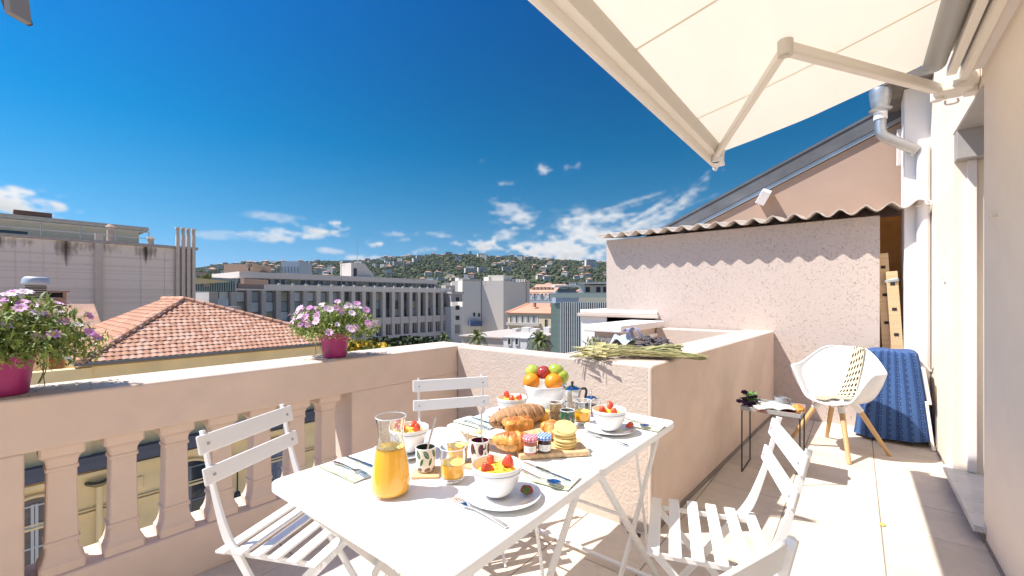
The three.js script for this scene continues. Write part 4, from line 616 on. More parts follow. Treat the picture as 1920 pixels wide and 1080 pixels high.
{ // dried flowers on the wall
  const Y = TOP;
  const a = V(-1.30, 0, -2.42), b = V(-.72, 0, -2.50);
  const t = thing('dried_grass_bundle', 'bundle of pale green dried stalks lying across the wall corner', 'dried flowers', [-1.0, Y, -2.44]);
  const mk = (n, cols, fn) => cols.forEach((c, k) => { const L = []; for (let i = 0; i < n; i++) L.push(fn(i, k)); part(t, 'stalks', L, std({ color: c, roughness: .9 }), null, 'stuff'); });
  mk(42, [C(.34, .31, .14), C(.45, .40, .19), C(.23, .235, .105)], () => { const f = rr(-1, 1), h = rr(0, 1), x0 = .32 + rr(-.12, .045), z0 = -.10 + rr(-.018, .018), x1 = -.30 + rr(-.05, .12), z1 = .085 + f * .17 + rr(-.02, .02); const y0 = .012 + .03 * rnd(), y1 = .012 + .055 * h * (1 - f * f * .4); return tube([[x0, y0, z0], [lerp(x0, x1, .4), .02 + .035 * rnd(), lerp(z0, z1, .3) - .0], [lerp(x0, x1, .75), .02 + .05 * h, lerp(z0, z1, .7)], [x1, Math.max(z1 > .18 ? -.03 : .006, y1 - .01), z1]], rr(.0012, .0023), 7, 5); });
  mk(45, [C(.52, .45, .20), C(.46, .43, .22)], () => { const f = rr(-1, 1), x1 = -.22 + rr(-.09, .08), z1 = .09 + f * .175, y1 = .02 + .05 * rnd(), dx = rr(-.07, -.03), dz = f * .03; return rot(new THREE.ConeGeometry(.0075, .085, 6), 0, 0, Math.PI / 2).applyMatrix4(new THREE.Matrix4().makeRotationY(-f * .3 + .1)).translate(x1, y1, z1); });
  mk(26, [C(.36, .36, .17), C(.50, .47, .25)], () => { const x1 = .14 + rr(-.04, .06), z1 = -.20 + rr(-.03, .09), x0 = -.05 + rr(-.1, .1), z0 = -.05 + rr(-.03, .05); return tube([[x0, .02 + .03 * rnd(), z0], [(x0 + x1) / 2, .05 + .02 * rnd(), (z0 + z1) / 2], [x1, .035 + .05 * rnd(), z1]], rr(.0025, .0045), 6, 5); });
  const l = thing('lavender_bunch', 'dark dried lavender bunch with a blue ribbon on top of the stalks', 'lavender', [-1.05, Y + .045, -2.62]);
  const heads = [], stems = []; for (let k = 0; k < 90; k++) { const x = rr(-.02, .17), y = rr(0, .07), z = rr(-.07, .08); heads.push(rot(new THREE.IcosahedronGeometry(rr(.006, .012), 0).scale(2.2, 1, 1), 0, rr(-.6, .6), rr(-.4, .4)).translate(x, y, z)); } for (let k = 0; k < 36; k++) stems.push(rod([rr(-.26, -.2), rr(.0, .05), rr(-.05, .05)], [rr(0, .1), rr(.0, .07), rr(-.05, .06)], .0018, .0018, 4));
  part(l, 'flower_heads', heads, std({ color: C(.10, .09, .105), roughness: .95 }), null, 'stuff'); part(l, 'stems', stems, std({ color: C(.23, .22, .2) }), null, 'stuff');
  part(l, 'ribbon', slab(24, 12, (u, v) => V(-.20 + u * .15, .03 + .03 * Math.sin(v * 3.1) + .018 * Math.sin(u * 9 + v * 5), (v - .5) * .12), .003), std({ color: C(.55, .62, .70), roughness: .7 }));
  part(l, 'ribbon_bow', [slab(14, 8, (u, v) => V(-.10 + u * .09, .06 + .06 * Math.sin(u * 3.14) + .01 * v, (v - .5) * .07), .002), slab(14, 8, (u, v) => V(-.06 - u * .06, .07 + .05 * Math.sin(u * 2.6), .02 + (v - .5) * .06), .002)], std({ color: C(.46, .48, .70), roughness: .8 }));
  const w = thing('dried_grass_bundle', 'short tuft of grey green dried foliage at the left end of the stalks', 'dried flowers', [-1.345, Y, -2.56]);
  const tu = []; for (let k = 0; k < 110; k++) { const aa = rr(0, 6.28), r = rr(.0, .075); tu.push(rot(surf(1, 3, (u, v) => V((u - .5) * .010 * Math.sin(v * 2.8 + .2), v * .05, .01 * v * v)), rr(-1.2, 1.2), rr(0, 6), rr(-.8, .8)).translate(r * Math.cos(aa), rr(.012, .075), r * Math.sin(aa))); } part(w, 'foliage', tu, std({ color: C(.33, .34, .20), roughness: .9 }), null, 'stuff');
}
// flower pots on the balustrade
function flowerPot(label, pos, sx, sy, nLeaf, nFlower, turn, lean) {
  const t = thing('flower_pot', label, 'flower pot', pos, turn);
  part(t, 'pot', [lathe([[0, .003], [.062, .002], [.066, .006], [.080, .135], [.084, .138], [.084, .152], [.078, .152], [.075, .135], [0, .125]], 40)], phy({ color: C(.36, .012, .14), roughness: .4 }));
  part(t, 'soil', lathe([[0, .14], [.075, .138]], 24), std({ color: C(.04, .028, .02) }));
  const dome = () => { for (;;) { const a = rr(0, 6.28), el = Math.asin(rr(-.45, 1)), r = Math.pow(rnd(), .38), n = 0.84 + .32 * vn(a * 2.2, el * 3 + 9 + sx * 7); return V(Math.cos(a) * Math.cos(el) * sx * r * n + lean, .175 + sy * (el < 0 ? .9 : 1) * Math.sin(el) * r * n, Math.sin(a) * Math.cos(el) * sx * r * n * .85); } };
  const st = []; for (let k = 0; k < 90; k++) { const p = dome(); st.push(tube([[rr(-.04, .04), .14, rr(-.04, .04)], [p.x * .45, lerp(.2, p.y, .6) + .04, p.z * .45], [p.x, p.y, p.z]], .0017, 6, 4)); }
  for (let k = 0; k < 9; k++) { const a = rr(0, 6.28), r = rr(.085, .11); st.push(tube([[Math.cos(a) * .06, .15, Math.sin(a) * .06], [Math.cos(a) * r, .15, Math.sin(a) * r], [Math.cos(a) * r * 1.03, .08, Math.sin(a) * r], [Math.cos(a + .3) * r, rr(.01, .05), Math.sin(a + .3) * r]], .0017, 10, 4)); }
  part(t, 'stems', st, std({ color: C(.16, .20, .06), roughness: .8 }), null, 'stuff');
  const leafG = surf(2, 3, (u, v) => V((u - .5) * .010 * Math.sin(v * 2.7 + .35), .004 * Math.sin(v * 3) + .002 * Math.abs(u - .5), v * .032));
  for (const c of [C(.22, .33, .045), C(.34, .43, .08), C(.13, .22, .035), C(.48, .52, .15)]) { const L = []; for (let k = 0; k < nLeaf / 4; k++) { const p = dome(); L.push(rot(leafG.clone().scale(rr(.7, 1.25), 1, rr(.7, 1.3)), rr(-1.4, .6), rr(0, 6.28), rr(-.5, .5)).translate(p.x, p.y, p.z)); } part(t, 'foliage', L, phy({ color: c, roughness: .6, transmission: .36, thickness: 0 }), null, 'stuff'); }
  const pet = surf(2, 3, (u, v) => V((u - .5) * .012 * Math.sin(v * 2.4 + .5), .004 * Math.sin(v * 2.6), .002 + v * .020)), fl = merge(Array.from({ length: 9 }, (_, k) => rot(pet.clone(), -.18, k * .698))), eye = new THREE.SphereGeometry(.0045, 8, 5).scale(1, .6, 1).translate(0, .002, 0);
  const pm = [C(.80, .42, .72), C(.86, .58, .80), C(.70, .30, .62), C(.88, .74, .84)].map(c => phy({ color: c, roughness: .7, transmission: .25, thickness: 0 })), em = std({ color: C(.60, .50, .18) });
  for (let k = 0; k < nFlower; k++) { let p = dome(); for (let q = 0; q < 4; q++) { const o = dome(); if (o.y + Math.hypot(o.x, o.z) * .6 > p.y + Math.hypot(p.x, p.z) * .6) p = o; } const n = V(p.x - lean, Math.max(.05, p.y - .15), p.z).normalize(); { const w = V(.55, .25, .25).applyAxisAngle(V(0, 1, 0), -turn); n.add(w).normalize(); } const f = part(t, 'flower', fl, pm[k % 4]); f.position.copy(p).addScaledVector(n, .018); f.quaternion.setFromUnitVectors(V(0, 1, 0), n.add(V(rr(-.4, .4), rr(-.1, .5), rr(-.4, .4))).normalize()); f.scale.setScalar(rr(.8, 1.25)); part(f, 'flower_eye', eye, em); }
}
flowerPot('magenta pot of pink daisies on the balustrade near the parapet corner', [-2.475, TOP, -1.345], .275, .15, 3000, 85, .3, .0);
flowerPot('magenta pot of pink daisies at the left edge, its plant spreading widest', [-2.475, TOP, -.045], .27, .185, 3800, 95, 1.7, .0);
solo('fallen_leaf', surf(3, 4, (u, v) => V(.112 + (u - .5) * .03 * Math.sin(v * 2.8 + .2), .003 + .004 * Math.sin(v * 3), -3.18 + v * .055)), std({ color: C(.55, .42, .12) }), 'single yellow leaf lying on the sunny floor tiles', 'leaf');
{ // dry leaves shed on the rail
  const g = surf(2, 3, (u, v) => V((u - .5) * .007 * Math.sin(v * 2.7 + .3), .002 * Math.sin(v * 3), v * .014)), L = []; for (let k = 0; k < 60; k++) { const far = k < 32; L.push(rot(g.clone(), 0, rr(0, 6)).translate(-2.40 + rr(-.16, .045), TOP + .001, (far ? -1.34 : -.2) + rr(-.3, .3))); }
  const o = part(scene, 'fallen_leaves', L, std({ color: C(.25, .2, .1) })); tag(o, 'dry leaves and petals scattered along the balustrade top', 'leaves', null, 'stuff');
}
// ------------------------------------------------------------------ the town below and beyond
const GY = -13;
struct('ground', new THREE.PlaneGeometry(6400, 6400).rotateX(-Math.PI / 2).translate(-900, GY, -900), std({ map: dataTex(256, (u, v) => { const f = .7 + .6 * fbm(u * 8, v * 8, 5, 8); return [.42 * f, .38 * f, .32 * f]; }, true, 40), roughness: .95 }));
const roofM = [[.57, .30, .19], [.62, .36, .245], [.50, .25, .155], [.625, .385, .275], [.54, .33, .23]].map(c => std({ ...mott(c, .2), roughness: .9 }));
const darkGlass = phy({ color: C(.03, .038, .045), roughness: .08, clearcoat: .5 });
const plaster = (c, k = .06) => std({ ...mott(c, k < .13 ? .08 : .2), roughness: .92 });

{ // the yellow villa below the balustrade
  const X = -20, t = thing('yellow_villa', 'yellow villa with a hipped terracotta tile roof and arched windows below the balustrade', 'villa', [X, GY, -6]);
  const yel = std({ map: dataTex(256, (u, v) => { const n = fbm(u * 5, v * 5, 5, 5), f = .85 + .3 * n; return [.90 * f, .69 * f, .37 * f]; }, true, .3), roughness: .92 });
  const y0 = -.93 - GY, G = (x0, x1, a, b, z0, z1, r) => muv(span(x0 - X, x1 - X, a - GY, b - GY, z0 + 6, z1 + 6, r));
  part(t, 'wall', G(-32, -20.25, GY, -1.06, -11.4, -2.3), yel); part(t, 'wall', G(-32, -20.04, GY, -4.55, -30, 6), yel, 'projecting lower storey');
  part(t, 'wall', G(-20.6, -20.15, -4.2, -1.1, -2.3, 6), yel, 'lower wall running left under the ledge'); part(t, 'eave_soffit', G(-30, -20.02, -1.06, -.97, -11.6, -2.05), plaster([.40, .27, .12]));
  const gut = plaster([.20, .19, .18]); part(t, 'gutter', G(-20.0, -19.88, -1.0, -.90, -11.75, -1.95, .03), gut); part(t, 'gutter', G(-30, -20.0, -1.0, -.90, -1.98, -1.86, .03), gut);
  const zincBlue = std({ ...mott([.075, .085, .125], 0.2), roughness: .5 });
  part(t, 'zinc_ledge', rot(box(.05, .42, 36), 0, 0, -.0).translate(.20, -4.28 - GY, -6), zincBlue); part(t, 'zinc_ledge', box(.06, .06, 36, .25, -4.05 - GY, -6), zincBlue); part(t, 'ledge_roof', G(-20.26, -19.83, -4.10, -4.06, -30, 6), zincBlue);
  part(t, 'cornice', G(-20.04, -19.86, -4.72, -4.56, -30, 6, .03), yel); part(t, 'cornice', G(-20.04, -19.92, -5.98, -5.90, -30, 6, .02), yel); part(t, 'cornice', G(-20.04, -19.94, -5.84, -5.80, -30, 6), yel);
  const ink = plaster([.30, .23, .12]);
  for (const z of [-2.9, -3.5, -5.95, -6.4]) part(t, 'relief_panel', G(-20.03, -19.975, -5.55, -5.15, z - .12, z + .12, .015), yel);
  part(t, 'downpipe', rod([.18, 0, 3.55], [.18, -5.05 - GY, 3.55], .09, .09, 12), yel); part(t, 'hopper', lathe([[.10, 0], [.34, .14], [.36, .2], [.30, .2], [.08, .05]], 20).translate(.12, -5.10 - GY, 3.55), ink);
  const fr = std({ color: C(.55, .56, .57), roughness: .5 }), frD = std({ color: C(.16, .18, .23), roughness: .5 });
  const arch = (z, w, ytop, ybot, fm, gm, label) => { const W = part(t, 'window', (() => { const s = new THREE.Shape(), h = w / 2, ys = ytop - .22; s.moveTo(-h, ybot); s.lineTo(h, ybot); s.lineTo(h, ys); s.quadraticCurveTo(h * .6, ytop, 0, ytop); s.quadraticCurveTo(-h * .6, ytop, -h, ys); s.lineTo(-h, ybot); const q = new THREE.ExtrudeGeometry(s, { depth: .03, bevelEnabled: false }).rotateY(Math.PI / 2); return q.translate(-.030, -GY, z + 6); })(), gm, label);
    const F = []; for (const o of [-w / 2 + .04, -.045, .045, w / 2 - .04]) F.push(box(.06, ytop - ybot - .2, .07, .02, (ytop + ybot) / 2 - .1 - GY, z + 6 + o)); for (let k = 0; k < 5; k++) F.push(box(.04, .05, w - .1, .02, lerp(ybot + .05, ytop - .25, k / 4) - GY, z + 6)); part(W, 'frame', F, fm);
    const gr = []; for (let k = 0; k < 8; k++) gr.push(rod([.14, ybot - GY - .02, z + 6 - w / 2 + .08 + k * (w - .16) / 7], [.14, ybot - GY + .62, z + 6 - w / 2 + .08 + k * (w - .16) / 7], .015, .015, 5)); gr.push(box(.03, .04, w, .14, ybot - GY + .62, z + 6)); part(W, 'railing', gr, frD); part(W, 'arch_trim', tube(Array.from({ length: 9 }, (_, k) => [.05, ytop + .05 - .26 * Math.pow((k - 4) / 4, 2) - GY, z + 6 + (k - 4) / 4 * (w / 2 + .06)]), .06, 20, 6), yel); };
  const curtain = plaster([.20, .17, .15], .15);
  arch(-1.0, 1.15, -4.98, -7.9, fr, curtain, 'white framed arched window with drawn curtains'); arch(-4.95, 1.25, -5.02, -7.9, frD, darkGlass); arch(-8.1, 1.1, -5.0, -7.5, frD, plaster([.22, .25, .33])); arch(-11.5, 1.15, -5.0, -7.8, frD, darkGlass);
  part(t, 'wall_lamp', [tube([[.02, -5.3 - GY, -.45], [.4, -5.25 - GY, -.45], [.5, -5.6 - GY, -.45], [.5, -6.6 - GY, -.45]], .03, 20, 6), lathe([[.0, 0], [.10, -.05], [.14, -.3], [.05, -.42], [0, -.42]], 10).translate(.5, -6.55 - GY, -.45)], M.darkMetal);
  // roof: the hip end that faces us, tile by tile
  const A = V(-23.9 - X, 1.17 - GY, -5.75 + 6), B = V(-27.5 - X, 1.17 - GY, -5.75 + 6), L = V(.05, -.93 - GY, -1.98 + 6), R = V(.05, -.93 - GY, -11.7 + 6), BL = V(-10, -.93 - GY, -1.98 + 6), BR = V(-10, -.93 - GY, -11.7 + 6);
  const tri = (...p) => { const g = new THREE.BufferGeometry().setFromPoints(p.length === 3 ? p : [p[0], p[1], p[2], p[0], p[2], p[3]]); g.computeVertexNormals(); return g; };
  part(t, 'roof_deck', [tri(L, R, A).translate(0, -.05, 0), tri(BL, L, A, B).translate(0, -.05, 0), tri(R, BR, B, A).translate(0, -.05, 0)], std({ color: C(.10, .055, .035) }));
  const tw = .20, tl = .275, tileG = (() => { const g = slab(6, 2, (u, v) => V((u - .5) * tw * .985, .021 * Math.sin(Math.PI * clamp(u * 1.35)) * (u < .74 ? 1 : 0) + .008 + .028 * (1 - v), v * tl * 1.12), .014); return g; })();
  const mats = roofM.slice(0, 4).map(m => m.clone()); let count = 0; const extra = [[], [], [], []];
  const row = (P0, P1, Q0, Q1, rows, cap, pick) => { // tile courses between eave P0-P1 and top Q0-Q1
    const flip = P1.clone().sub(P0).cross(V(0, 1, 0)).dot(Q0.clone().sub(P0)) ; if (flip > 0) { const s = P0; P0 = P1; P1 = s; const s2 = Q0; Q0 = Q1; Q1 = s2; } const up = Q0.clone().add(Q1).sub(P0).sub(P1).multiplyScalar(.5), along = P1.clone().sub(P0).normalize(); up.addScaledVector(along, -up.dot(along)); const un = up.clone().normalize(), nn = along.clone().cross(un).normalize(); if (nn.y < 0) nn.negate();
    for (let j = 0; j < rows; j++) { const f = (j + .02) / rows, a = P0.clone().lerp(Q0, f), b = P1.clone().lerp(Q1, f), n = Math.floor(a.distanceTo(b) / tw); if (n < 1) continue; const pad = (a.distanceTo(b) - n * tw) / 2;
      for (let i = 0; i < n; i++) { const c = a.clone().addScaledVector(along, pad + (i + .5) * tw + rr(-.006, .006)), X2 = along.clone(), Z2 = X2.clone().cross(nn); if (Z2.dot(un) < 0) { X2.negate(); Z2.negate(); } const m = new THREE.Matrix4().makeBasis(X2, nn, Z2); m.setPosition(c.addScaledVector(nn, rr(0, .008))); const k = pick(); if (count < cap) { count++; const o = part(t, 'roof_tile', tileG, mats[k]); o.applyMatrix4(m); } else extra[k].push(tileG.clone().applyMatrix4(m)); } } };
  row(L, R, A, A.clone(), 17, 300, () => Math.floor(Math.pow(rnd(), 1.4) * 4));
  row(BL, L, B, A, 16, 0, () => rnd() < .9 ? 2 : 1);
  extra.forEach((e, k) => e.length && part(t, 'roof_tiles_beyond', e, mats[k], null, 'stuff'));
  const hip = (p, q, n) => { for (let k = 0; k < n; k++) { const a = p.clone().lerp(q, k / n), b = p.clone().lerp(q, (k + 1.12) / n); part(t, 'ridge_tile', rod(a.addScaledVector(V(0, 1, 0), .03), b.addScaledVector(V(0, 1, 0), .045), .135, .10, 10), mats[k % 3]); } };
  hip(L, A, 15); hip(R, A, 18); hip(B, A, 8);
}
{ // older roofs and chimney behind the villa
  const t = thing('old_house', 'older tiled house with a slate valley behind the yellow villa', 'house', [-32, GY, 2]);
  part(t, 'wall', muv(span(-6, 1.8, 0, 11.9, -6, 9)), plaster([.55, .42, .3]));
  const sl = (x0, y0, x1, y1, z0, z1, m, n) => part(t, n, muv(slab(12, 6, (u, v) => V(lerp(x0, x1, v), lerp(y0, y1, v) - GY, lerp(z0, z1, u)), -.08)), m);
  for (let k = 0; k < 8; k++) sl(1.9 - k * .5, -.95 + k * .22, 1.35 - k * .5, -.62 + k * .22, -6, 9, roofM[[0, 3, 1, 4][k % 4]], 'tile_course');
  part(t, 'slate_valley', muv(slab(8, 8, (u, v) => V(lerp(2.2, -.8, v), lerp(-1.6, 1.0, v) - GY, lerp(-3.2, .6, u) + v * 2.0), -.06)), std({ ...mott([.10, .105, .12], 0.2), roughness: .6 }));
  const c = thing('chimney', 'pink rendered chimney with a wide slab and dark vents behind the flowers', 'chimney', at(98, 590, 19.5).setY(0).toArray());
  const cm = plaster([.40, .27, .22], .15); part(c, 'stack', muv(span(-.38, .38, -3, 1.25, -.42, .42)), cm); for (let k = 0; k < 3; k++) part(c, 'band', muv(span(-.41, .41, .15 + k * .36, .19 + k * .36, -.45, .45)), cm);
  part(c, 'vent_opening', span(.10, .392, 1.27, 1.50, -.3, .3), std({ color: C(.012, .01, .01) })); for (const z of [-.36, .36]) part(c, 'vent_pier', muv(span(-.36, .36, 1.251, 1.52, z - .06, z + .06)), cm); part(c, 'cap_slab', muv(span(-.48, .48, 1.52, 1.58, -.52, .52)), cm);
  const d = thing('chimney_cowl', 'round white metal cowl on a louvred stack by the pink chimney', 'chimney cowl', at(67, 575, 18.6).setY(0).toArray());
  part(d, 'cowl', lathe([[.0, 2.18], [.32, 2.17], [.40, 2.1], [.44, 1.88], [.43, 1.86]], 24), std({ color: C(.62, .64, .66), metalness: .4, roughness: .4 }));
  for (let k = 0; k < 6; k++) part(d, 'louvre', muv(span(-.34, .34, 1.22 + k * .1, 1.25 + k * .1, -.34, .34)), M.greyMetal); part(d, 'stack', muv(span(-.3, .3, -3, 1.8, -.3, .3)), std({ color: C(.10, .09, .085) })); part(d, 'base', muv(span(-.36, .36, -3, 1.15, -.36, .36)), plaster([.62, .52, .42]));
  const e = thing('tv_antenna', 'pale rake antenna on a short mast by the white cowl', 'antenna', at(42, 572, 17.8).setY(.3).toArray(), YAW);
  part(e, 'mast', rod([0, -1.2, 0], [0, .62, 0], .018), M.steel); part(e, 'boom', rod([-.55, .80, 0], [1.2, .48, 0], .014), M.steel); for (let k = 0; k < 7; k++) part(e, 'element', rod([-.5 + k * .22, .79 - k * .04, -.25], [-.5 + k * .22, .79 - k * .04, .25], .008), M.steel);
}
{ // big blank wall on the left
  const X = -45, t = thing('apartment_block', 'large grey pink apartment block with a blank stained wall on the left', 'building', [X, GY, -11.6]);
  const top = 5.42 - GY, L = 46;
  const m = std({ map: canvasTex(2048, 1024, (c, w, h) => { c.fillStyle = '#eadcd3'; c.fillRect(0, 0, w, h); const s = seed; seed = 21; for (let k = 0; k < 60; k++) { c.fillStyle = rnd() > .5 ? 'rgba(205,186,176,.12)' : 'rgba(140,118,110,.10)'; c.fillRect(0, rnd() * h, w, rr(3, 12)); } for (let k = 0; k < 5000; k++) { c.fillStyle = rnd() > .5 ? 'rgba(220,200,190,.10)' : 'rgba(120,100,92,.10)'; c.fillRect(rnd() * w, rnd() * h, rr(1, 9), rr(1, 5)); }
    const st = (x, y, ww, l) => { for (let k = 0; k < 120; k++) { const q = rr(-1, 1), u = q * Math.abs(q); c.fillStyle = `rgba(60,48,42,${rr(.03, .10)})`; c.beginPath(); c.ellipse(x + u * ww, y + rr(-8, 8) + l * .3 * rnd(), rr(1, 5), l * rr(.1, .62) * (1 - Math.abs(q) * .6), 0, 0, 7); c.fill(); } };
    for (const [x, ww, l] of [[1775, 60, 60], [1700, 26, 130], [1500, 22, 90], [1560, 70, 60], [1420, 30, 160], [1290, 40, 60], [1190, 20, 70], [1080, 14, 190], [1060, 22, 50], [870, 30, 90], [690, 18, 130], [500, 22, 120], [520, 30, 70], [300, 20, 50], [1900, 30, 90]]) st(x, 8, ww, l); for (const [x, y] of [[1080, 260], [510, 250], [690, 270]]) st(x, y, 16, 70); seed = s; }), roughness: .95 });
  m.map.repeat.set(-1 / L, 1 / 18.42); m.map.offset.set(1, 0);
  part(t, 'wall', muv(span(-22, 0, 0, top, 0, L)), m);
  const mp = plaster([.62, .53, .47], .1);
  for (const z of [5.5 + .58, 12.0]) part(t, 'pilaster', muv(span(.0, .2, 0, top + .75, z - .22, z + .22)), mp);
  for (const z of [1.8, 3.3, 8.6, 9.9, 14, 17]) part(t, 'lesene', muv(span(.0, .06, 0, top - .3, z - .3, z + .3)), m);
  part(t, 'coping', muv(span(-22.2, .22, top, top + .22, -.2, L, .0)), plaster([.42, .38, .36], .2));
  for (let k = 0; k < 4; k++) { const z = .12 + k * .375; part(t, 'flue', muv(span(.02, .30, 0, top + 1.15, z - .10, z + .13)), mp); const f = part(t, 'flue_head', rod([.16, top + 1.15, z + .01], [.16, top + 1.70, z + .01], .12, .12, 10), plaster([.55, .47, .40])); part(f, 'flue_cap', muv(span(0, .34, top + 1.71, top + 1.81, z - .15, z + .17)), plaster([.70, .66, .60])); }
  const pent = plaster([.62, .55, .40], .1);
  part(t, 'penthouse', muv(span(-15, -6.5, top + .1, top + 2.0, 2.6, 13.2)), pent); part(t, 'penthouse_roof', muv(span(-15.4, -5.9, top + 2.0, top + 2.32, 2.0, 13.9)), plaster([.50, .45, .36], .2)); part(t, 'roof_vent', [span(-9, -7.6, top + 2.32, top + 2.55, 8.2, 9.9), span(-9.2, -7.4, top + 2.55, top + 2.9, 8.0, 10.1)], plaster([.16, .09, .07]), 'dark rust coloured roof vent');
  part(t, 'penthouse_window', span(-6.52, -6.45, top + .5, top + 1.1, 9.4, 11.4), darkGlass);
  part(t, 'roof_pot', [rod([-9, top + 2.3, 12.9], [-9, top + 3.2, 12.9], .32, .28, 10), rod([-9, top + 3.15, 12.9], [-9, top + 3.35, 12.9], .4, .4, 10)], plaster([.55, .40, .28]));
  const rl = M.greyMetal, P = []; for (let k = 0; k < 15; k++) part(t, 'railing_post', rod([-.6, top + .2, 3 + k * 2], [-.6, top + 1.25, 3 + k * 2], .035, .035, 6), rl); for (const y of [.72, 1.22]) part(t, 'railing_bar', rod([-.6, top + y, 2.9], [-.6, top + y, 31], .03, .03, 6), rl);
  for (const [z, h] of [[5.2, 1.5], [2.7, .8]]) part(t, 'roof_pot', [rod([-1.6, top, z], [-1.6, top + h, z], .25, .22, 8), rod([-1.6, top + h, z], [-1.6, top + h + .25, z], .34, .1, 8)], plaster([.55, .42, .32]));
  const a = thing('tv_antenna', 'thin television antenna on the penthouse roof against the sky', 'antenna', [X - 9.5, top + 2.3 + GY, -11.6 + 11.4]);
  part(a, 'mast', rod([0, 0, 0], [0, 1.9, 0], .04), M.greyMetal); part(a, 'boom', rod([0, 1.3, -.4], [0, 1.0, 1.6], .03), M.greyMetal); for (let k = 0; k < 5; k++) part(a, 'element', rod([0, 1.25 - k * .06, .1 + k * .3], [0, .75 - k * .04, .1 + k * .3], .02), M.greyMetal);
  part(a, 'element', rod([0, 1.85, -.45], [0, 1.85, .35], .025), M.greyMetal);
  const aw = thing('awning', 'small yellowish awning jutting past the end of the grey pink block', 'awning', [X - 9, GY, -11.6]);
  part(aw, 'canopy', slab(6, 4, (u, v) => V(lerp(-4, 6, u), top - 2.3 - .25 * v, -1.0 - v * 2.6), .06), std({ color: C(.60, .56, .36) })); part(aw, 'canopy_edge', span(-4, 6, top - 2.1, top - 1.75, -1.6, -.3), plaster([.40, .34, .30]));
}
// ---- buildings given by a front face between two points, details laid out on it
function facade(name, label, cat, pa, da, pb, db, yTop, depth, m, yBot = GY) {
  const a = at(pa, HORIZON, da).setY(yBot), b = at(pb, HORIZON, db).setY(yBot), d = b.clone().sub(a), w = d.length(), t = thing(name, label, cat, a.toArray(), Math.atan2(-d.z, d.x));
  const inv = new THREE.Matrix4().makeRotationY(-t.rotation.y), F = { t, w, h: yTop - yBot };
  if (m) part(t, 'wall', muv(span(0, w, 0, F.h, -depth, 0)), m);
  F.px = (x, y) => { const r = ray(x, y).applyMatrix4(inv), o = V(0, H, 0).sub(a).applyMatrix4(inv), s = -o.z / r.z; return [o.x + r.x * s, o.y + r.y * s]; }; // pixel -> metres on the face
  F.rect = (n, x0, y0, x1, y1, z0, z1, mm, l) => { const [ua, va] = F.px(x0, y0), [ub, vb] = F.px(x1, y1); return part(t, n, muv(span(Math.min(ua, ub), Math.max(ua, ub), Math.min(va, vb), Math.max(va, vb), z0, z1)), mm, l); };
  F.box = (n, u0, u1, v0, v1, z0, z1, mm, l) => part(t, n, muv(span(u0, u1, v0, v1, z0, z1)), mm, l);
  F.window = (u0, u1, v0, v1, fm, gm) => { const W = part(t, 'window', [box(u1 - u0 + .2, .1, .16, (u0 + u1) / 2, v1 + .05, .06), box(u1 - u0 + .2, .1, .2, (u0 + u1) / 2, v0 - .05, .08), box(.1, v1 - v0, .16, u0 - .05, (v0 + v1) / 2, .06), box(.1, v1 - v0, .16, u1 + .05, (v0 + v1) / 2, .06)], fm); part(W, 'pane', box(u1 - u0, v1 - v0, .04, (u0 + u1) / 2, (v0 + v1) / 2, .022), gm); return W; };
  return F;
}
